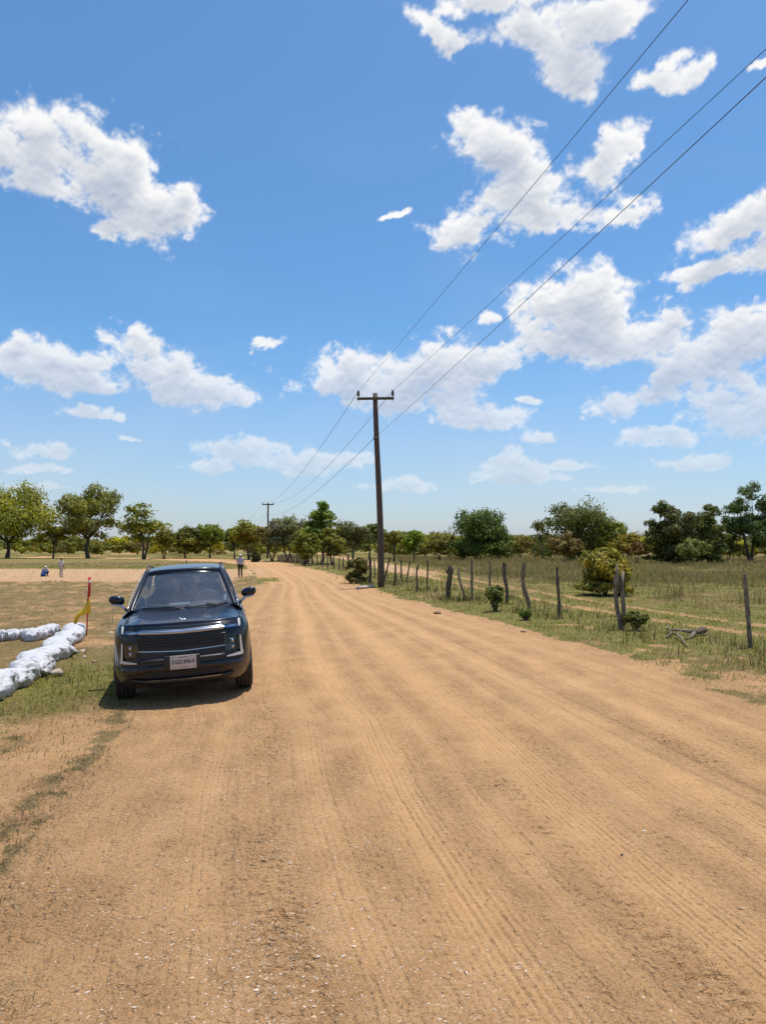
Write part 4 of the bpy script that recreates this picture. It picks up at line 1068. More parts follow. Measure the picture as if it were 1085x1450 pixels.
    for sx in (-1, 1):
        P = []
        for t in np.linspace(-.015, 1.03, 16):
            c = shell_pt(.985, min(1.0, max(0, t)), .0, sx) + (Vector((0, -.0, 0)) if 0 <= t <= 1 else (belt(1) - roof(1)).normalized() * abs(t if t < 0 else t - 1) * (1 if t < 0 else -1) * .9)
            if t < 0 or t > 1: c = Vector((sx * abs(c.x), c.y, c.z))
            w = .036
            P.append([c + Vector((-sx * w, -.02, .012)), c + Vector((-sx * w * .2, -.035, .026)), c + Vector((sx * w * .9, .005, .022)), c + Vector((sx * w * 1.15, .06, .0)), c + Vector((sx * .01, .07, -.03)), c + Vector((-sx * w, .02, -.03))])
        mb.grid(P, closed_u=True)
    mb.build('pillar', PAINT, root)
    mb = MB()
    for sx in (-1, 1): mb.tube([shell_pt(1.0, t, .004, sx) + Vector((sx * .040, .010, .004)) for t in np.linspace(0, 1, 12)], .0055, 5)
    mb.build('pillar_trim', CHR, root)
    band('side_window', SDG, 1.04, 1.36); band('side_window', SDG, 1.40, 1.70); band('side_window', SDG, 1.74, 1.92); band('rear_window', SDG, 0, 0) if False else None
    pillar(1.38, .022, mat=GLOSSB); pillar(1.72, .022, mat=GLOSSB); pillar(1.955, .045)
    mb = MB(); mb.grid([[shell_pt(3 - abs(s), t, 0, 1 if s >= 0 else -1) for t in np.linspace(0, 1, 7)] for s in np.linspace(-.93, .93, 19)]); mb.build('rear_window', SDG, root)
    # roof skin
    def roof_z(u, v): return 1.612 + .078 * math.sin(math.pi * min(1, max(0, .10 + v * .82))) ** .8 * (1 - .28 * u * u) - .040 * abs(u) ** 5
    mb = MB(); P = []
    for v in np.linspace(0, 1, 19):
        row = []
        for u in np.linspace(-1, 1, 25):
            f = roof(min(1, abs(u))); bk = roof(3 - min(1, abs(u))); w = .62 + .035 * math.sin(v * math.pi)
            x = u * w; y = f.y - .03 + (bk.y + .10 - f.y) * v
            row.append(Vector((x, y, roof_z(u, v) - .012)))
        P.append(row)
    edge = [Vector((p.x, p.y, p.z - .03)) for p in P[0]]; mb.grid([edge] + P)
    for k in (0, -1): mb.grid([[r[k], Vector((r[k].x, r[k].y, r[k].z - .06))] for r in P])
    mb.build('roof', PAINT, root)
    # belt shelf closing the gap between doors and glass
    mb = MB()
    for sx in (-1, 1):
        P = []
        for y in np.linspace(1.10, 4.15, 24):
            s = 1 + min(1, max(0, (y - 1.30) / 2.80)); b = belt(s); zt = .985 + lift(y, .985)
            P.append([Vector((sx * .869, y, zt - .004)), Vector((sx * .855, y, zt + .012)), Vector((sx * (b.x + .012), y, b.z + .004)), Vector((sx * (b.x - .03), y, b.z + .004))])
        mb.grid(P)
    mb.build('door_sill', PAINT, root)
    mb = MB(); mb.grid([[Vector((x, 4.02 - .0 * x, 1.13)), Vector((x, 4.28 - .12 * abs(x), 1.10))] for x in np.linspace(-.78, .78, 9)]); mb.build('tail_shelf', PAINT, root)
    # cowl and wipers
    mb = MB(); mb.grid([[Vector((x, 1.00 + .30 * (abs(x) / .77) ** 2.2 + dy, 1.062 + dz)) for x in np.linspace(-.77, .77, 21)] for dy, dz in ((-.09, .0), (-.03, .012), (.03, .03))]); mb.build('cowl', BLK, root)
    for (xa, xb, xm) in ((-.60, .06, -.25), (.02, .66, .30)):
        mb = MB()
        wp = [shell_pt(abs(x) / .77, .055 + .018 * math.sin((x - xa) / (xb - xa) * math.pi), .012, 1 if x >= 0 else -1) for x in np.linspace(xa, xb, 9)]
        mb.tube(wp, .0075, 5); w = mb.build('wiper', BLK, root)
        mb = MB(); piv = Vector((xb + .02, belt(min(1, abs(xb + .02) / .77)).y - .05, 1.085)); mb.tube([piv, piv.lerp(wp[4], .5) + Vector((0, -.01, .02)), wp[4] + Vector((0, -.006, .01))], [.012, .009, .006], 6); mb.build('wiper_arm', BLK, w)
    # roof rails, antenna
    for sx in (-1, 1):
        mb = MB(); P = [Vector((sx * (.585 + .03 * math.sin(t * math.pi)), 2.12 + 1.60 * t, 1.612 + .024 * min(1, math.sin(t * math.pi) * 2.4) + .035 * math.sin(t * math.pi))) for t in np.linspace(0, 1, 15)]
        mb.tube(P, [.009] + [.013] * 13 + [.009], 8); mb.build('roof_rail', BLK, root)
    mb = MB(); mb.box((0, 3.62, 1.715), (.04, .12, .032), taper=.35); mb.build('antenna', GLOSSB, root, bevel=.006)
    # mirrors
    for sx in (-1, 1):
        mb = MB()
        prof = [(0, .0), (.5, .075), (.85, .094), (1, .085)]
        cx, cy, cz = sx * .985, 1.52, 1.248
        P = []
        for k in range(15):
            th = math.pi * k / 14
            row = []
            for j in range(20):
                ph = 2 * math.pi * j / 20; s = math.sin(th)
                ex = math.copysign(abs(math.cos(ph)) ** .75, math.cos(ph)); ez = math.copysign(abs(math.sin(ph)) ** .75, math.sin(ph))
                X = ex * s * .115; Z = ez * s * .068 * (1.08 if ez > 0 else .8); Yy = -math.cos(th) * .065
                Z *= (1 + .10 * sx * ex * sx)
                if Yy > .045: Yy = .045
                row.append(Vector((cx + X, cy + Yy, cz + Z + .012 * ex * sx)))
            P.append(row)
        mb.grid(P, closed_u=True); mc = mb.build('mirror', PAINT, root)
        mb = MB(); mb.tube([Vector((sx * .825, 1.50, 1.09)), Vector((sx * .865, 1.49, 1.125)), Vector((sx * .93, 1.50, 1.188)), Vector((sx * 1.06, 1.50, 1.200))], [.020, .024, .028, .014], 8, flat=.7); mb.build('mirror_arm', CHR, mc)
        mb = MB(); mb.box((cx, cy + .047, cz), (.185, .004, .105)); mb.build('mirror_glass', BRT, mc, bevel=.0018)
    # wheels
    for sx in (-1, 1):
        for yw in (.86, 3.50):
            w = MB(); xc = sx * .822
            prof = [(.225, -.10), (.300, -.112), (.330, -.100)]
            xs = [-.088, -.062, -.060, -.050, -.048, -.014, -.012, .012, .014, .048, .050, .060, .062, .088]
            pass
            prof = [(.225, -.10), (.300, -.112), (.332, -.102), (.345, -.090), (.345, -.060), (.333, -.057), (.333, -.047), (.347, -.044), (.347, -.008), (.335, -.005), (.335, .005), (.347, .008), (.347, .044), (.333, .047), (.333, .057), (.345, .060), (.345, .090), (.332, .102), (.300, .112), (.225, .10)]
            w.lathe([(r, h * 1.07) for r, h in prof], 48, 'x', (xc, yw, .345)); ty = w.build('wheel', TYRE, root, angle=40)
            r = MB()
            r.lathe([(.232, sx * .098), (.222, sx * .090), (.205, sx * .03), (.205, -sx * .09)], 40, 'x', (xc, yw, .345))
            for k in range(5):
                a = 2 * math.pi * k / 5 + .3
                for d in (-.10, .10): r.tube([Vector((xc + sx * .075, yw + .03 * math.cos(a), .345 + .03 * math.sin(a))), Vector((xc + sx * .085, yw + .13 * math.cos(a + d * .5), .345 + .13 * math.sin(a + d * .5))), Vector((xc + sx * .092, yw + .222 * math.cos(a + d), .345 + .222 * math.sin(a + d)))], [.024, .019, .016], 6)
            r.lathe([(0, sx * .105), (.035, sx * .10), (.05, sx * .06)], 20, 'x', (xc, yw, .345)); r.build('rim', CHR, ty)
    # doors, handles, tail lamps
    for sx in (-1, 1):
        mb = MB()
        for (yc) in (2.02, 2.98): mb.box((sx * .925, yc, .935), (.022, .17, .026))
        mb.build('door_handle', PAINT, root, bevel=.006)
        mb = MB()
        for yc in (1.24, 2.28, 3.22):
            mb.grid([[Vector((sx * (wz(z) + .0015), yc - .004 + .10 * (1 - z if yc == 3.22 else 0), z + lift(yc, z))), Vector((sx * (wz(z) + .0015), yc + .004 + .10 * (1 - z if yc == 3.22 else 0), z + lift(yc, z)))] for z in np.linspace(.32, .96, 9)])
        mb.build('door_gap', BLK, root)
        mb = MB(); mb.box((sx * .68, 4.30, .98), (.30, .10, .13)); mb.build('tail_lamp', RED, root, bevel=.02)
    # -- cabin
    mb = MB(); P = []
    for v in np.linspace(0, 1, 8):
        P.append([Vector((x, 1.16 + .10 * (abs(x) / .74) ** 2 + v * .52, 1.075 + .075 * math.sin(v * math.pi * .55) - .012 * abs(x))) for x in np.linspace(-.72, .72, 15)])
    P.append([Vector((p.x, p.y + .02, p.z - .10)) for p in P[-1]]); mb.grid(P); mb.build('dashboard', DASH, root)
    mb = MB(); M = Matrix.Rotation(math.radians(-24), 4, 'X') @ Matrix.Rotation(math.radians(90), 4, 'X')
    rim = [(Matrix.Translation((.36, 1.74, 1.13)) @ M @ Vector((.18 * math.cos(a), .18 * math.sin(a), 0))) for a in np.linspace(0, 2 * math.pi, 33)]
    mb.tube(rim, .015, 7, cap=False); c = Vector((.36, 1.735, 1.13))
    for a in (0, math.pi, -math.pi / 2): mb.tube([c, Matrix.Translation((.36, 1.74, 1.13)) @ M @ Vector((.17 * math.cos(a), .17 * math.sin(a), 0))], [.03, .016], 6)
    mb.build('steering_wheel', simple('wheel_leather', (.09, .10, .115), .5), root)
    def seat(x, y, w=.50, h=.0):
        mb = MB(); P = []
        for t in np.linspace(0, 1, 9):
            ww = w * (.86 + .14 * math.sin(t * math.pi)) * (1 if t < .85 else .86); yy = y + .16 * t; zz = .90 + .48 * t + h
            P.append([Vector((x + ww / 2 * math.cos(a) * (1 if True else 1), yy + .06 * math.sin(a), zz)) for a in np.linspace(0, 2 * math.pi, 17)[:-1]])
        mb.grid(P, closed_u=True); mb.f.append(tuple(range(len(mb.v) - 16, len(mb.v)))); mb.m.append(0); s = mb.build('seat', SEAT, root)
        mb = MB(); P = []
        for t in np.linspace(-1, 1, 9):
            r = math.sqrt(max(0.02, 1 - t * t)) ; P.append([Vector((x + .135 * r ** .5 * math.cos(a), y + .185 + .05 * r ** .5 * math.sin(a), 1.465 + .085 * t + h)) for a in np.linspace(0, 2 * math.pi, 13)[:-1]])
        mb.grid(P, closed_u=True); mb.f += [tuple(range(12)), tuple(range(len(mb.v) - 12, len(mb.v)))]; mb.m += [0, 0]
        for d in (-.05, .05): mb.tube([Vector((x + d, y + .165, 1.34 + h)), Vector((x + d, y + .18, 1.42 + h))], .007, 5)
        mb.build('headrest', SEAT, s)
    seat(.37, 2.28); seat(-.37, 2.28); seat(.40, 3.12, .46, -.03); seat(-.40, 3.12, .46, -.03); seat(0, 3.14, .34, -.08)
    mb = MB(); mb.box((0, 1.93, 1.49), (.25, .03, .065)); mb.tube([Vector((0, 1.93, 1.52)), Vector((0, 1.90, 1.575))], .012, 6); mb.build('rear_view_mirror', GLOSSB, root, bevel=.008)
    mb = MB(); mb.tube([Vector((0, 1.905, 1.455)), Vector((.002, 1.905, 1.36))], .006, 5); mb.box((.002, 1.905, 1.345), (.03, .004, .045)); mb.build('hanging_tag', STK, root)
    mb = MB(); mb.grid([[shell_pt(x / .77, t, -.004, -1) for t in (.07, .12)] for x in np.linspace(.53, .62, 4)]); mb.build('sticker', STK, root)
    mb = MB(); mb.box((-.06, 1.36, 1.155), (.30, .10, .012), rot=Matrix.Rotation(.25, 3, 'X')); mb.build('dash_paper', simple('paper_grey', (.33, .36, .38), .7), root, bevel=.003)
    for o in list(root.children_recursive):
        if o.type == 'MESH' and o.name.split('.')[0] in ('arch_trim', 'fender', 'pillar_trim', 'side_window', 'pillar', 'door_handle', 'door_gap', 'door_sill', 'plate_bolt', 'grille_slat', 'intake_slat', 'corner_bracket_'): split_loose(o)
    # -- put it on the road: nose at the photograph's place, turned to face the viewer, left side lower on the soft edge
    nose = G(261, 994); yaw = math.radians(13.3)
    Rz = Matrix.Rotation(yaw, 3, 'Z')
    def wpt(x, y): q = Rz @ Vector((x, y, 0)); return nose.x + q.x, nose.y + q.y
    hL = np.mean([gz(*wpt(-.775, yy)) for yy in (.86, 3.5)]); hR = np.mean([gz(*wpt(.775, yy)) for yy in (.86, 3.5)])
    hF = np.mean([gz(*wpt(xx, .86)) for xx in (-.775, .775)]); hB = np.mean([gz(*wpt(xx, 3.5)) for xx in (-.775, .775)])
    roll = math.atan2(hR - hL, 1.55); pitch = math.atan2(hB - hF, 2.64)
    root.rotation_mode = 'XYZ'
    root.matrix_world = Matrix.Translation((nose.x, nose.y, hF - .86 * math.tan(pitch) * 1 - .008)) @ (Matrix.Rotation(yaw, 4, 'Z') @ Matrix.Rotation(pitch, 4, 'X') @ Matrix.Rotation(-roll - math.radians(1.1), 4, 'Y')) @ Matrix.Diagonal((.935, 1, 1, 1))
    print('car roll', math.degrees(roll), 'pitch', math.degrees(pitch), hL, hR, hF, hB)
    return root
build_car()
# ------------------------------------------------------------------ utility poles and wires
M_POLE = simple('pole_wood', (.085, .062, .048), .9, nscale=6, namt=.5, bump=.4)
def wood(name, lo, hi):
    m, n, b = material(name); tc = n.new('ShaderNodeTexCoord').outputs['Object']
    st = n.v('MULTIPLY', tc, (1, 1, .12)); a = n.noise(st, 55, 6, .7); c = n.noise(tc, 7, 4, .6)
    n.put(b.inputs['Base Color'], n.mix(n.ss(n.m('ADD', n.m('MULTIPLY', a, .7), n.m('MULTIPLY', c, .3)), .38, .62), lo, hi)); b.inputs['Roughness'].default_value = .95
    bp = n.new('ShaderNodeBump'); bp.inputs['Strength'].default_value = .9; bp.inputs['Distance'].default_value = .015; n.put(bp.inputs['Height'], a); n.put(b.inputs['Normal'], bp.outputs[0]); return m
M_WOODG = wood('grey_wood', (.075, .052, .036, 1), (.30, .235, .17, 1))
M_WOODD = wood('dark_wood', (.030, .022, .016, 1), (.17, .125, .085, 1))
M_CERA = simple('insulator_brown', (.045, .032, .028), .35)
M_WIRE = simple('wire_metal', (.045, .045, .05), .5)
M_STEEL = simple('bracket_steel', (.10, .09, .085), .6, metal=.5)
def utility_pole(base, top_off, arm_dir, label, H=9.15, r=(.17, .115), arm=1.75, zlow=7.0, thick=1.0):
    root = empty('utility_pole', base); tag(root, label, 'utility pole', None, None)
    mb = MB(); pts = [Vector(top_off) * t + Vector((.035 * math.sin(t * 5), 0, -.25 if t == 0 else H * t)) for t in np.linspace(0, 1, 12)]
    mb.tube(pts, [r[0] + (r[1] - r[0]) * t for t in np.linspace(0, 1, 12)], 12); mb.build('pole_shaft', M_POLE, root)
    A = Vector(arm_dir).normalized(); T = Vector((top_off[0], top_off[1], H - .28)); ends = []
    B = Vector((-A.y, A.x, 0)); M = Matrix((A, B, Vector((0, 0, 1)))).transposed()
    mb = MB(); mb.box(T + B * -(r[1] + .05), (arm, .10 * thick, .12 * thick), rot=M); mb.build('crossarm', M_POLE, root, bevel=.01, smooth=False)
    for s in (-1, 1):
        p = T + B * -(r[1] + .05) + A * s * (arm / 2 - .06) + Vector((0, 0, .06))
        mb = MB(); mb.lathe([(0.001, 0), (.012, 0), (.012, .05), (.055, .06), (.075, .11), (.050, .13), (.072, .17), (.048, .20), (.068, .235), (.045, .27), (.05, .31), (.028, .335), (.001, .34)], 14, 'z', p); mb.build('insulator', M_CERA, root)
        mb = MB(); mb.tube([p + Vector((0, 0, -.22)), p + Vector((0, 0, .02))], .014, 6); mb.build('insulator_pin', M_STEEL, root)
        ends.append(Vector(base) + p + Vector((0, 0, .30)))
    L = Vector((top_off[0] * zlow / H, top_off[1] * zlow / H, zlow))
    mb = MB(); mb.box(L + B * -(r[0]) + A * -.05, (.16, .16, .07), rot=M); mb.lathe([(.001, -.06), (.05, -.05), (.03, 0), (.05, .05), (.001, .06)], 12, 'z', L + B * -(r[0] + .02) + A * -.13); mb.build('spool_bracket', M_STEEL, root)
    ends.append(Vector(base) + L + B * -(r[0] + .04) + A * -.13)
    return ends
dirn = Vector((.177, -1.0)).normalized()
b1 = G(540, 832); b1.z = gz(b1.x, b1.y)
arm_dir = (.995, -.06, 0)
e1 = utility_pole(b1, (-.26, .0, 0), arm_dir, 'tall dark wooden utility pole beside the fence, nearest to the viewer', H=(PT(534, 557, b1.y).z - b1.z))
b2 = PT(378.5, 790, 121.0); b2.z = gz(b2.x, b2.y)
e2 = utility_pole(b2, (.1, 0, 0), arm_dir, 'second utility pole, small, rising above the roadside trees at the bend', H=PT(378, 712, 121).z - b2.z, arm=1.9, zlow=7.2, thick=1.5)
b3 = PT(346, 790, 215.0); b3.z = gz(b3.x, b3.y)
e3 = utility_pole(b3, (0, 0, 0), arm_dir, 'third utility pole, tiny and farthest, left of the second one', H=PT(346, 736, 215).z - b3.z, arm=2.6, zlow=7.5, thick=2)
b0 = Vector((b1.x + dirn.x * 92, b1.y + dirn.y * 92, 0)); b0.z = gz(b0.x, b0.y)
e0 = utility_pole(b0, (0, 0, 0), arm_dir, 'utility pole standing behind the viewer', H=9.4)
def wire(a, b, sag, rad, label):
    pts = []
    for t in np.linspace(0, 1, 49):
        p = Vector(a).lerp(Vector(b), t); p.z -= sag * 4 * t * (1 - t); pts.append(p)
    mb = MB(); mb.tube(pts, rad, 5); o = mb.build('power_line', M_WIRE, recalc=False)
    tag(o, label, 'power line', 'power lines between the poles')
def aim(a, px, py, sag):
    """far end at the hidden pole so the sagging wire leaves the frame where it does in the photograph"""
    y1 = b0.y; best = None
    for t in np.linspace(.05, .6, 400):
        Y = a.y + (y1 - a.y) * t
        if Y < 1: break
        p = PT(px, py, Y); z = (p.z + sag * 4 * t * (1 - t) - a.z * (1 - t)) / t; x = (p.x - a.x * (1 - t)) / t
        if best is None or abs(z - zt) < best[0]: best = (abs(z - zt), Vector((x, y1, z)))
    return best[1]
ends0 = []
for k, (px, py, zt) in enumerate(((975, 0, 9.6), (1085, 70, 9.6), (1085, 110, 8.0))): ends0.append(aim(e1[k], px, py, .62))
print('wire ends', ends0, e0)
e0 = ends0
nmw = ('left arm end', 'right arm end', 'lower bracket')
for k in range(3):
    wire(e1[k], e0[k], .62, .0058, 'power line from the %s of the near pole to the upper right' % nmw[k])
    wire(e1[k], e2[k], (1.5, 1.5, 1.25)[k], .011, 'power line from the %s of the near pole back to the second pole' % nmw[k])
    wire(e2[k], e3[k], 1.5, .013, 'faint power line from the %s of the second pole to the third pole' % nmw[k])
mb = MB(); 
for i in range(3): 
    s_ = G(508 + i * 9, 833 - i * .6)
P_ = [G(505, 834.5), G(518, 833), G(530, 832)]
mb.tube([p + Vector((0, -.1, gz(p.x, p.y) + .07)) for p in P_], [.06, .075, .06], 8); tag(mb.build('concrete_curb', simple('pale_concrete', (.46, .40, .34), .9, nscale=9, namt=.2, bump=.3)), 'pale concrete stub lying on the ground at the foot of the near utility pole', 'debris')

# ------------------------------------------------------------------ fence posts
def fence_post(px, by, ty, wpx, label, lean=0.0, kind='straight', group=None, seed=0, mat=None):
    """lean: how far the top stands right of the foot (photo px)"""
    rnd = random.Random(seed * 7 + 3); g = G(px, by); D = g.y; z0 = gz(g.x, D); H = PT(px, ty, D).z - z0; s = D / F_PX
    r = wpx * s / 2 * .72; P = []; R = []; n = 9
    a1, a2 = rnd.uniform(0, 6.28), rnd.uniform(0, 6.28); kink = dict(straight=.25, gnarled=1.5, wavy=2.4, stump=1.0)[kind]
    for i in range(n):
        t = i / (n - 1)
        P.append(Vector((lean * s * t + r * kink * (math.sin(t * 5.2 + a1) - math.sin(a1)) * .45, r * kink * math.cos(t * 4 + a2) * .35, -.12 if i == 0 else H * t)))
        R.append(r * (1.12 - .22 * t + rnd.uniform(-.10, .10) * min(2, kink)))
    if kind in ('stump', 'gnarled'): R[-2] *= 1.25
    mb = MB(); mb.tube(P, R, 9, wob=.17, rng=rnd)
    if kind in ('gnarled', 'stump') :
        i = rnd.choice((4, 5, 6)); q = P[i]; mb.tube([q, q + Vector((r * rnd.choice((-1, 1)) * 1.4, 0, r * 1.0)), q + Vector((r * rnd.choice((-1, 1)) * 1.7, 0, r * 2.0))], [r * .6, r * .5, r * .28], 6)
    o = mb.build('fence_post', mat or (M_WOODD if rnd.random() < .6 else M_WOODG), None, angle=60)
    o.location = (g.x, D, z0); tag(o, label, 'fence post', group or 'wooden posts of the roadside fence'); return o, Vector((g.x, D, z0)) + P[-1], Vector((g.x, D, z0)), P
POSTS = [ # foot x, foot y, top y, width, lean, kind, label
 (1064, 922, 813, 8, -7, 'straight', 'slim grey fence post at the right edge of the photo, leaning left'),
 (879, 895, 810, 9, -2, 'gnarled', 'thick weathered double fence post in front of the yellow bush'),
 (793, 878, 803, 6, -3, 'straight', 'slim fence post just left of the yellow bush, with a knot halfway'),
 (751, 869, 797, 8, -6, 'wavy', 'crooked wavy fence post left of the slim knotted post'),
 (718, 857, 797, 6.5, -1, 'gnarled', 'gnarled fence post with a pale notched top, right of the spiky weed bush'),
 (694, 850, 794, 4, 1, 'straight', 'thin fence post rising out of the spiky weed bush'),
 (669, 853, 792, 5, 0, 'straight', 'tall straight grey fence post with a wider head, below the big round tree'),
 (658, 853, 804, 4.5, -6, 'wavy', 'short twisted pale fence post leaning left beside the tall grey one'),
 (636, 851, 801, 10, 0, 'stump', 'thick dark stubby fence post with a broken slanted top'),
 (605, 838, 793, 3, 1, 'straight', 'thin straight dark fence post left of the thick stubby one'),
 (590, 840, 800, 4, 4, 'wavy', 'bent dark fence post leaning right, fourth right of the near utility pole'),
 (575, 826, 795, 2.6, 6, 'straight', 'thin slanting stick post leaning right, third right of the near utility pole'),
 (569, 825, 793, 3, -1, 'straight', 'thin upright fence post, second right of the near utility pole'),
 (560, 831, 797, 4, 0, 'straight', 'short upright fence post, first right of the near utility pole'),
 (543, 829, 789, 3, 9, 'straight', 'thin pole propped slanting against the right side of the near utility pole'),
 (531, 820, 790, 3, -1, 'straight', 'upright post touching the left side of the near utility pole'),
 (524, 827, 790, 6.5, 0, 'straight', 'thick dark post left of the near utility pole'),
 (518, 815, 792, 3, 2, 'straight', 'thin post between the thick dark post and the tangled bush'),
 (495, 805, 785, 3.5, -1, 'gnarled', 'forked post just left of the tangled bush'),
 (486, 808, 789, 2.4, 0, 'straight', 'first thin post left of the forked post'),
 (480, 808, 787, 2.2, 1, 'straight', 'second thin post left of the forked post'),
 (473, 807, 789, 2.6, -1, 'straight', 'third post left of the forked post'),
 (464, 805, 788, 2.4, 0, 'straight', 'fourth post left of the forked post'),
 (457, 803, 787, 2.4, 1, 'wavy', 'fifth post left of the forked post'),
 (449, 801, 786, 2.2, 0, 'straight', 'sixth post left of the forked post'),
 (442, 800, 781, 4.2, 1, 'stump', 'pale thick post at the foot of the tall cone-topped tree'),
]
tops = []
for i, (px, by, ty, w, ln, kd, lb) in enumerate(POSTS):
    o, tp, ft, P = fence_post(px, by, ty, w, lb, ln, kd, seed=i + 5, mat=M_WOODG if i in (0, 6, 7, 25) else (M_WOODD if i in (2, 8, 16) else None)); tops.append((ft, P))
    if i == 1:      # its split companion stem
        mb = MB(); mb.tube([Vector((.05, -.03, -.1)), Vector((.075, -.03, .5)), Vector((.05, 0, .95)), Vector((.085, 0, 1.32))], [.055, .05, .04, .03], 7, wob=.1, rng=random.Random(2)); mb.tube([Vector((-.02, 0, .9)), Vector((-.06, 0, 1.2)), Vector((-.05, 0, 1.48))], [.045, .035, .02], 6)
        mb.build('side_stem', M_WOODG, o)
for i in range(26):   # far row running on towards the bend
    t = i / 25; px = 438 - 44 * t; g = G(px, 799.5 - 4.0 * t)
    o, *_ = fence_post(px, 799.5 - 4.0 * t + (i % 3) * .3, 785.5 + 1.5 * t - (i % 4) * .7, 2.0, 'tiny far fence post among the roadside bushes towards the bend', 0, 'straight', 'tiny far posts of the fence', seed=60 + i)
def post_weeds():
    rng = np.random.RandomState(91); P = []
    for (px, by, *_) in POSTS[:17]:
        g = G(px, by); k = int(70 + 900 / g.y); r = .10 + .013 * g.y
        P.append(np.stack([g.x + rng.normal(0, r, k) * 1.5, g.y + rng.normal(0, r, k), np.zeros(k)], 1))
    P = np.concatenate(P); n = len(P); P[:, 2] = height(P[:, 0], P[:, 1]) - .005; d = P[:, 1]
    g_ = rng.rand(n) < .55; col = np.where(g_[:, None], GREENS[rng.randint(0, 4, n)] * .8, STRAW[rng.randint(0, 4, n)] * .8) * rng.uniform(.6, 1.2, (n, 1))
    V, F, C = blades(P, rng.uniform(.08, .42, n) * rng.uniform(.5, 1, n), np.maximum(.002, .0004 * d) * rng.uniform(.7, 1.5, n), rng.uniform(.1, .9, n), col, rng)
    tag(np_mesh('post_weeds', V, F, M_GRASS, smooth=False, attrs={'tone': ('FLOAT_COLOR', C)}), 'rank weeds tangled round the feet of the fence posts', 'weeds', None, 'stuff')
post_weeds()
def strand(frac, label):
    pts = []
    for (ft, P) in ([(Vector((ft0.x, ft0.y, ft0.z)), P0) for ft0, P0 in tops[:9]]):
        n = (len(P) - 1) * frac; i = min(len(P) - 2, int(n)); pts.append(ft + P[i].lerp(P[i + 1], n - i))
    pts.sort(key=lambda p: p.y)
    ext = pts[0] + (pts[0] - pts[1]).normalized() * 9; ext.z = pts[0].z - .05; pts = [ext] + pts; full = []
    for a, b in zip(pts, pts[1:]):
        for t in (0, .25, .5, .75):
            p = a.lerp(b, t); p.z -= .05 * math.sin(t * math.pi); full.append(p)
    full.append(pts[-1]); mb = MB(); mb.tube(full, .0032, 4)
    for a, b in zip(full, full[1:]):
        k = int((b - a).length / .35)
        for j in range(k):
            c = a.lerp(b, (j + .5) / k)
            if c.y < 22: mb.tube([c + Vector((-.012, 0, -.014)), c + Vector((.012, 0, .014))], .0016, 3)
    tag(mb.build('barbed_wire', M_WIRE, recalc=False), label, 'barbed wire', 'strands of the roadside fence')
strand(.80, 'upper rusty barbed wire strand strung between the right fence posts')
strand(.45, 'lower rusty barbed wire strand strung between the right fence posts')

# ------------------------------------------------------------------ fallen branch, log, rocks
def on_ground(px, py): p = G(px, py); p.z = gz(p.x, p.y); return p
rl = random.Random(8)
root = empty('fallen_log', on_ground(975, 905)); tag(root, 'grey fallen log with a dark broken end lying on the right verge', 'log')
def loc(px, py, dz=0.0): q = on_ground(px, py) - root.location; q.z += dz; return q
mb = MB(); mb.tube([loc(1002, 903, .12), loc(996, 903, .11), loc(988, 904, .09), loc(980, 905, .06)], [.045, .080, .060, .035], 9, wob=.18, rng=rl); mb.build('broken_end', M_WOODD, root)
mb = MB(); mb.tube([loc(984, 905, .09), loc(970, 903, .11), loc(955, 902, .10), loc(944, 901, .13)], [.055, .035, .026, .018], 7, wob=.1, rng=rl)
mb.tube([loc(984, 905, .08), loc(978, 908, .03), loc(972, 910, .02)], [.04, .03, .015], 6); mb.build('stem', M_WOODG, root)
root = empty('dead_branch', on_ground(960, 912)); tag(root, 'pale curved dead branch lying in front of the fallen log', 'branch')
mb = MB(); mb.tube([loc(945, 909, .04), loc(952, 907, .10), loc(960, 909, .10), loc(967, 914, .07), loc(974, 922, .02)], [.022, .026, .024, .018, .009], 6); mb.build('stem', M_WOODG, root)
mb = MB(); mb.tube([loc(952, 907, .10), loc(948, 901, .16), loc(946, 896, .17)], [.014, .010, .005], 5); mb.tube([loc(960, 909, .10), loc(966, 905, .14)], [.012, .005], 5); mb.build('twig', M_WOODG, root)
def rock(px, py, w, label, col, seed, flat=.6, group=None):
    rnd = random.Random(seed); p = on_ground(px, py); r = w * p.y / F_PX / 2
    bm = bmesh.new(); bmesh.ops.create_icosphere(bm, subdivisions=3, radius=1)
    k = [Vector((rnd.uniform(-1, 1), rnd.uniform(-1, 1), rnd.uniform(-1, 1))).normalized() for _ in range(9)]; q = [rnd.uniform(.55, .9) for _ in k]
    for v in bm.verts:
        for d, h in zip(k, q):
            e = v.co.dot(d)
            if e > h: v.co -= d * (e - h) * .9
        v.co = Vector((v.co.x * r, v.co.y * r * .8, v.co.z * r * flat)); 
    me = bpy.data.meshes.new('rock'); bm.to_mesh(me); bm.free(); me.materials.append(simple('rock_face', col, .95, nscale=18, namt=.35, bump=.5))
    me.polygons.foreach_set('use_smooth', [True] * len(me.polygons)); me.set_sharp_from_angle(angle=math.radians(28))
    o = link(bpy.data.objects.new('rock', me)); o.location = p + Vector((0, 0, r * flat * .35)); tag(o, label, 'rock', group)
rock(79, 952, 20, 'largest pale angular rock lying against the white sacks', (.40, .32, .24), 31, .85)
rock(117, 918, 9, 'small pinkish stone near the end of the sack row, by the marker stake', (.50, .38, .30), 2)
rock(119, 925, 6, 'tiny pale stone just below the pinkish stone by the sack row', (.52, .42, .34), 3)
rock(134, 933, 10, 'reddish stone in the grass left of the car wheel', (.40, .25, .17), 4)
rock(98, 952, 4.5, 'tiny tan pebble right of the largest pale rock', (.55, .36, .24), 5)
rock(157, 892, 8, 'flat pale stone behind the car mirror, near the thin white stake', (.52, .42, .34), 6, .35)
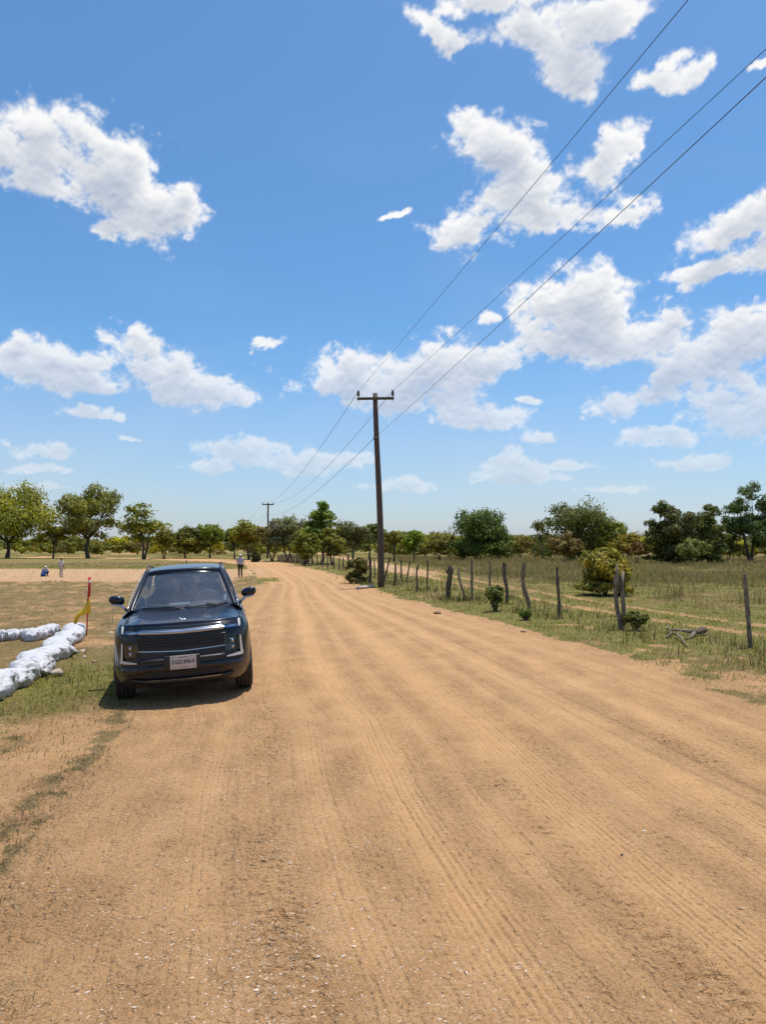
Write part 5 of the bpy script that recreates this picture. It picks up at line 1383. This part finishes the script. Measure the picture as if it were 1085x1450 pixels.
rock(913, 1177, 4, 'lone white pebble in the middle right of the road', (.72, .68, .62), 7)
rock(881, 1211, 5, 'lone dark pebble below the white one on the road', (.07, .05, .04), 8)
rock(109, 948, 4, 'round brown stone right of the tiny tan pebble', (.30, .19, .12), 9)
rock(620, 869, 12, 'brown earth clod on the verge below the bent fence post', (.20, .13, .08), 10, .5)
rock(742, 895, 10, 'dark clod at the right road edge, below the crooked post', (.16, .11, .07), 12, .4)

# ------------------------------------------------------------------ white sacks
def sack_mat():
    m, n, b = material('white_sack')
    tc = n.new('ShaderNodeTexCoord').outputs['Object']
    a = n.noise(tc, 9, 5, .6); w = n.new('ShaderNodeTexWave'); n.put(w.inputs[0], tc); w.inputs['Scale'].default_value = 26; w.inputs['Distortion'].default_value = 2.0
    dirt = n.ss(n.noise(tc, 5, 6, .7), .50, .72, 0, .55)
    n.put(b.inputs['Base Color'], n.mix(dirt, n.mix(a, (.40, .40, .42, 1), (.64, .64, .65, 1)), (.36, .29, .22, 1)))
    b.inputs['Roughness'].default_value = .5
    bp = n.new('ShaderNodeBump'); bp.inputs['Strength'].default_value = .6; bp.inputs['Distance'].default_value = .05
    n.put(bp.inputs['Height'], n.m('ADD', n.m('ABSOLUTE', n.m('SUBTRACT', n.noise(tc, 9, 5, .6, 1.6), .5)), n.m('MULTIPLY', w.outputs['Fac'], .08))); n.put(b.inputs['Normal'], bp.outputs[0]); return m
M_SACK = sack_mat()
def sack(pa, pb, w, h, label, seed, name='sack'):
    """a limp crumpled bag laid from ground point pa to pb (photo px)"""
    A = on_ground(*pa); B = on_ground(*pb); c = (A + B) / 2; ax = (B - A); Ln = ax.length; ang = math.atan2(ax.y, ax.x)
    rs = np.random.RandomState(seed); nu, nv = 60, 44
    u = np.linspace(-1, 1, nu)[:, None]; v = np.linspace(0, 2 * np.pi, nv, endpoint=False)[None]
    rnd0 = random.Random(seed * 5 + 1); ang += rnd0.uniform(-.42, .42); w *= rnd0.uniform(.85, 1.2); h *= rnd0.uniform(.78, 1.15); Ln *= rnd0.uniform(.92, 1.06)
    prof = np.clip(1 - np.abs(u) ** 2.3, 0, 1) ** .62
    X = u * Ln / 2 * (1 + .05 * np.cos(v * 2 + seed)); Yr = np.cos(v) * prof; Zr = np.sin(v) * prof
    sg = lambda q, e: np.sign(q) * np.abs(q) ** e
    Yy = sg(Yr, .85) * w / 2; Zz = sg(Zr, .8) * h / 2
    Vx, Vy, Vz = np.broadcast_arrays(X, Yy, Zz)
    # folds: sharp ridged creases running round and along the bag
    s1 = fbm(u * 2.6 + seed * 3.1 + 0 * v, np.cos(v) * .7 + np.sin(v) * .35 + u * .8, 3, seed, .42); s2 = fbm(u * 5 + 9 + np.cos(v), np.sin(v) * 2 + np.cos(v) * 1.1 + seed, 4, seed + 40)
    r1 = 1 - 2 * np.abs(s1); r2 = 1 - 2 * np.abs(s2); cr = .50 * (r1 - .62) + .20 * (r2 - .6) * np.abs(np.sin(v * 1.5 + seed))
    k = 1 + cr * (1.0 + .5 * (np.abs(u) > .6))
    Vy = Vy * k; Vz = Vz * k + .10 * h * np.sin(u * 4 + seed) * .5
    Vz = np.maximum(Vz + h * .40, -.02)
    V = np.stack([Vx, Vy, Vz], -1).reshape(-1, 3)
    F = [(i * nv + j, i * nv + (j + 1) % nv, (i + 1) * nv + (j + 1) % nv, (i + 1) * nv + j) for i in range(nu - 1) for j in range(nv)]
    o = np_mesh(name, V, np.array(F)[:, ::-1], M_SACK); o.location = c; o.rotation_euler = (0, 0, ang); tag(o, label, 'sack', 'white sacks laid in an L')
    # twisted mouth
    rnd = random.Random(seed); mb = MB(); q = Vector((Ln / 2 * .97, 0, h * .35)); P = []
    for t in np.linspace(0, 1, 6):
        rr = .02 + .055 * t * (w / .35)
        P.append([q + Vector((.11 * t, rr * math.cos(a) * 1.2 * (1 + .35 * math.sin(a * 5 + seed)), rr * math.sin(a) * .7 * (1 + .35 * math.sin(a * 4)) - .05 * t)) for a in np.linspace(0, 6.283, 21)[:-1]])
    mb.grid(P, closed_u=True); mb.build('sack_mouth', M_SACK, o)
FR = [((-20, 990), (14, 964)), ((6, 972), (30, 955)), ((20, 963), (48, 950)), ((38, 957), (62, 935)), ((52, 940), (78, 923)), ((66, 930), (90, 911)), ((82, 917), (101, 899)), ((94, 908), (113, 891))]
order = ('nearest white sack of the front row, cut by the left edge of the photo', 'second nearest white sack of the front row', 'third nearest white sack of the front row', 'fourth nearest white sack of the front row, behind the largest rock', 'fifth white sack of the front row counted from the left edge', 'sixth white sack of the front row counted from the left edge', 'seventh white sack of the front row, next to the end sack', 'end sack of the front row, white, beside the red marker stake')
for i, (a, b) in enumerate(FR): sack(a, b, .42, .28 if i < 6 else .32, order[i], 20 + i)
BK = [((-14, 904), (12, 902)), ((9, 903), (26, 899)), ((22, 900), (40, 899)), ((34, 905), (52, 899)), ((46, 903), (64, 898)), ((58, 899), (77, 893))]
order = ('leftmost white sack of the back row, cut by the left edge of the photo', 'second sack from the left in the back row', 'third sack from the left in the back row', 'fourth sack from the left in the back row', 'fifth sack from the left in the back row', 'rightmost sack of the back row, touching the front row')
for i, (a, b) in enumerate(BK): sack(a, b, .32, .25, order[i], 50 + i)

# ------------------------------------------------------------------ marker stakes
M_RED = simple('red_paint', (.48, .018, .012), .55, nscale=20, namt=.25); M_YEL = simple('yellow_tape', (.70, .43, .012), .5, nscale=12, namt=.15); M_WHT = simple('white_tape', (.72, .70, .66), .6)
g = on_ground(122, 899); D = g.y; root = empty('marker_stake', g); tag(root, 'red marker stake with a yellow ribbon tied round it beside the sacks', 'marker stake')
Hs = PT(126, 817, D).z - g.z; s = D / F_PX
def sp(px, py, dy=0.0): q = PT(px, py, D + dy); return q - g
mb = MB(); mb.tube([sp(122, 901) , sp(124, 860), sp(126, 817)], [.014, .016, .018], 8); mb.build('stake_shaft', M_RED, root)
mb = MB(); mb.tube([sp(125.4, 845, -.0), sp(126.6, 817, -.0)], .030, 12); mb.build('red_tape', M_RED, root)
mb = MB(); mb.tube([sp(126.4, 825), sp(126.5, 822)], .032, 12); mb.tube([sp(122, 846, .02), sp(123, 832, .02)], .006, 5); mb.build('white_tape', M_WHT, root)
rows = [[(122, 848), (128.5, 848)], [(121.5, 854), (128, 855)], [(117, 861), (127.5, 862)], [(112, 866), (126.5, 869)], [(108.5, 870), (113, 872.5)], [(106, 875), (111, 876)], [(104.5, 881), (109.5, 882)], [(103.5, 887), (107.5, 888)]]
mb = MB(); P = []
for i, (a, b) in enumerate(rows):
    P.append([sp(*a, -.03 - .03 * math.sin(i * 1.1)).lerp(sp(*b, -.02), t) + Vector((0, .035 * math.sin(t * 5 + i * .9), 0)) for t in np.linspace(0, 1, 7)])
fl = mb.grid(P).build('ribbon', M_YEL, root); md = fl.modifiers.new('t', 'SOLIDIFY'); md.thickness = .002
g = on_ground(159, 879); D = g.y; root = empty('marker_stake', g); tag(root, 'thin bare white stake standing left of the car mirror', 'marker stake')
mb = MB(); mb.tube([sp(158.5, 882), sp(160.5, 844)], .0095, 7); mb.build('stake_shaft', simple('pale_cane', (.60, .52, .42), .8), root)
g = on_ground(152, 836)
mb = MB(); mb.tube([sp(150, 826), sp(158, 829), sp(166, 832.5)], .018, 6); o = mb.build('dry_stick', simple('pale_stick', (.5, .4, .28), .9)); o.location = (g.x, D, g.z); o.location = g
tag(o, 'pale dry stick lying on the field edge behind the thin white stake', 'stick')

# ------------------------------------------------------------------ people
def skin_mesh(joints, edges, mat, name, parent, sub=2):
    me = bpy.data.meshes.new(name); me.from_pydata([j[0] for j in joints], edges, []); o = bpy.data.objects.new(name, me); COL.objects.link(o)
    md = o.modifiers.new('s', 'SKIN'); md.use_smooth_shade = True
    for i, j in enumerate(joints):
        r = j[1]; me.skin_vertices[0].data[i].radius = (r, r) if not isinstance(r, tuple) else r
    me.skin_vertices[0].data[0].use_root = True
    sb = o.modifiers.new('u', 'SUBSURF'); sb.levels = sub; sb.render_levels = sub
    dg = bpy.context.evaluated_depsgraph_get(); m2 = bpy.data.meshes.new_from_object(o.evaluated_get(dg)); bpy.data.objects.remove(o)
    m2.materials.clear(); m2.materials.append(mat); m2.polygons.foreach_set('use_smooth', [True] * len(m2.polygons))
    return link(bpy.data.objects.new(name, m2), parent)
def limb_set(J, E, add): pass
M_SKIN = simple('brown_skin', (.20, .105, .065), .6); M_HAIR = simple('black_hair', (.012, .010, .009), .7)
def person(loc_, rz, H, label, shirt, pants, cap, pose='stand', group=None, skirt=False):
    root = empty('person', loc_, rz); tag(root, label, 'person', group)
    k = H / 1.70; V = lambda x, y, z: (x * k, y * k, z * k)       # faces -y
    if pose == 'stand':
        hip, kn, an, toe = .92, .50, .09, .03
        J = dict(pel=V(0, 0, .94), wa=V(0, 0, 1.08), ch=V(0, .0, 1.28), ne=V(0, .01, 1.46), hd=V(0, -.01, 1.58), top=V(0, 0, 1.655))
        for s, n in ((-1, 'l'), (1, 'r')):
            J['hip' + n] = V(.09 * s, 0, .88); J['kn' + n] = V(.095 * s, -.015, .50); J['an' + n] = V(.10 * s, .02, .09); J['he' + n] = V(.10 * s, .03, .045); J['to' + n] = V(.115 * s, -.14, .03)
            J['sh' + n] = V(.175 * s, 0, 1.40); J['el' + n] = V(.235 * s, .03, 1.13); J['wr' + n] = V(.235 * s, -.05, .90); J['pa' + n] = V(.232 * s, -.07, .83)
    else:   # crouching, knees drawn up, arms round them
        J = dict(pel=V(0, .22, .16), wa=V(0, .20, .30), ch=V(0, .10, .50), ne=V(0, .0, .66), hd=V(0, -.07, .76), top=V(0, -.07, .84))
        for s, n in ((-1, 'l'), (1, 'r')):
            J['hip' + n] = V(.10 * s, .16, .15); J['kn' + n] = V(.13 * s, -.22, .46); J['an' + n] = V(.12 * s, -.16, .09); J['he' + n] = V(.12 * s, -.14, .045); J['to' + n] = V(.13 * s, -.34, .03)
            J['sh' + n] = V(.18 * s, .06, .60); J['el' + n] = V(.25 * s, -.12, .40); J['wr' + n] = V(.10 * s, -.33, .36); J['pa' + n] = V(.04 * s, -.37, .36)
    Rr = dict(pel=.125, wa=.115, ch=(.15, .11), ne=.052, hd=(.078, .095), top=.070, hip=.092, kn=.056, an=.038, he=.04, to=.032, sh=.056, el=.040, wr=.026, pa=.030)
    rad = lambda n, f=1.0: (lambda r: tuple(q * k * f for q in r) if isinstance(r, tuple) else r * k * f)(Rr[n if n in Rr else n[:-1]])
    names = list(J); idx = {n: i for i, n in enumerate(names)}; ed = [('pel', 'wa'), ('wa', 'ch'), ('ch', 'ne'), ('ne', 'hd'), ('hd', 'top')]
    for n in 'lr': ed += [('pel', 'hip' + n), ('hip' + n, 'kn' + n), ('kn' + n, 'an' + n), ('an' + n, 'he' + n), ('he' + n, 'to' + n), ('ch', 'sh' + n), ('sh' + n, 'el' + n), ('el' + n, 'wr' + n), ('wr' + n, 'pa' + n)]
    joints = [(J[n], rad(n)) for n in names]; edges = [(idx[a], idx[b]) for a, b in ed]
    for n, s in (('l', -1), ('r', 1)):   # fingers and thumb
        p = Vector(J['pa' + n]); w = Vector(J['wr' + n]); d = (p - w).normalized(); side = Vector((0, -1, 0)) if pose == 'stand' else Vector((0, 0, 1)); side = (side - d * side.dot(d)).normalized()
        for f, (o_, l_) in enumerate(((-.03, .062), (-.01, .075), (.01, .078), (.03, .068))):
            i0 = len(joints); a = p + side * o_ * k + d * .02 * k; joints.append((tuple(a), .010 * k)); joints.append((tuple(a + d * l_ * .5 * k), .009 * k)); joints.append((tuple(a + d * l_ * k + Vector((-s * .018 * k, 0, 0))), .007 * k))
            edges += [(idx['pa' + n], i0), (i0, i0 + 1), (i0 + 1, i0 + 2)]
        i0 = len(joints); a = p - d * .02 * k + side * .036 * k; joints.append((tuple(a), .011 * k)); joints.append((tuple(a + (d * .5 + side * .8).normalized() * .045 * k), .009 * k)); edges += [(idx['pa' + n], i0), (i0, i0 + 1)]
    hd = Vector(J['hd']); i0 = len(joints); joints.append((tuple(hd + Vector((0, -.088 * k, -.005 * k))), .014 * k)); edges.append((idx['hd'], i0))     # nose
    for s in (-1, 1): i0 = len(joints); joints.append((tuple(hd + Vector((s * .082 * k, .01 * k, -.005 * k))), .016 * k)); edges.append((idx['hd'], i0))   # ears
    body = skin_mesh(joints, edges, M_SKIN, 'body', root)
    mb = MB()
    for s in (-1, 1): mb.lathe([(.001, -.008 * k), (.008 * k, -.004 * k), (.008 * k, .004 * k), (.001, .008 * k)], 8, 'y', hd + Vector((s * .03 * k, -.088 * k, .018 * k)))
    mb.box(hd + Vector((0, -.088 * k, -.045 * k)), (.045 * k, .01 * k, .008 * k)); mb.build('face_features', M_HAIR, root)
    def cloth(nm, keys, eds, mat, f, extra=()):
        js = [(J[n_], rad(n_, f)) for n_ in keys]; ix = {n_: i for i, n_ in enumerate(keys)}; skin_mesh(js, [(ix[a], ix[b]) for a, b in eds], mat, nm, root)
    Jb = dict(J)
    for n in 'lr': J['cu' + n] = tuple(Vector(J['el' + n]).lerp(Vector(J['wr' + n]), .15 if pose == 'stand' else .85)); J['hm' + n] = tuple(Vector(J['an' + n]) + Vector((0, 0, .02 * k)))
    Rr.update(cu=.045, hm=.058, cl=.07)
    J['cl'] = tuple(Vector(J['ch']).lerp(Vector(J['ne']), .75))
    cloth('shirt', ['wa', 'pel', 'ch', 'cl', 'shl', 'shr', 'ell', 'elr', 'cul', 'cur'], [('wa', 'pel'), ('wa', 'ch'), ('ch', 'cl'), ('ch', 'shl'), ('ch', 'shr'), ('shl', 'ell'), ('shr', 'elr'), ('ell', 'cul'), ('elr', 'cur')], shirt, 1.22)
    cloth('trousers', ['pel', 'hipl', 'hipr', 'knl', 'knr', 'hml', 'hmr'], [('pel', 'hipl'), ('pel', 'hipr'), ('hipl', 'knl'), ('hipr', 'knr'), ('knl', 'hml'), ('knr', 'hmr')], pants, 1.18)
    for n in 'lr':
        he, to = Vector(J['he' + n]), Vector(J['to' + n]); skin_mesh([(tuple(he), .052 * k), (tuple(he.lerp(to, .5)), .046 * k), (tuple(to), .036 * k)], [(0, 1), (1, 2)], M_HAIR, 'shoe', root)
    mb = MB(); c = hd + Vector((0, .004 * k, .020 * k)); mb.lathe([(.090 * k, -.03 * k), (.092 * k, .0), (.086 * k, .03 * k), (.055 * k, .07 * k), (.001, .085 * k)], 20, 'z', c)
    if cap is not None:
        mb.build('hair', M_HAIR, root)
        mb = MB(); c2 = c + Vector((0, 0, .022 * k)); mb.lathe([(.098 * k, -.02 * k), (.100 * k, .0), (.090 * k, .045 * k), (.055 * k, .080 * k), (.001, .090 * k)], 20, 'z', c2)
        mb.grid([[c2 + Vector((x * k, (-.085 - .075 * r * math.cos(x * 13)) * k, (-.012 - .02 * r) * k)) for x in np.linspace(-.08, .08, 7)] for r in (0, .5, 1)])
        cp = mb.build('cap', cap, root); md = cp.modifiers.new('t', 'SOLIDIFY'); md.thickness = .006
    else: mb.build('hair', M_HAIR, root)
    return root
M_CAPW = simple('white_cap', (.78, .76, .74), .7)
g = on_ground(340, 818); person(g, math.radians(200), (PT(340, 784.5, g.y).z - g.z), 'person at the left roadside in a white cap, lilac shirt and black trousers', simple('lilac_shirt', (.36, .33, .40), .85, nscale=20, namt=.2), simple('black_trousers', (.014, .013, .016), .9), M_CAPW)
g = on_ground(86, 817.3); person(g, math.radians(165), (PT(86, 790, g.y).z - g.z), 'person standing on the far dirt strip in pale beige clothes, dark hair', simple('beige_shirt', (.55, .50, .46), .9, nscale=20, namt=.2), simple('beige_trousers', (.50, .44, .38), .9), None)
g = on_ground(63, 816.3); person(g, math.radians(168), 1.28, 'person in blue clothes and a white cap crouching on the far dirt strip', simple('blue_shirt', (.012, .085, .32), .8, nscale=20, namt=.2), simple('navy_trousers', (.010, .03, .10), .9), M_CAPW, pose='crouch')
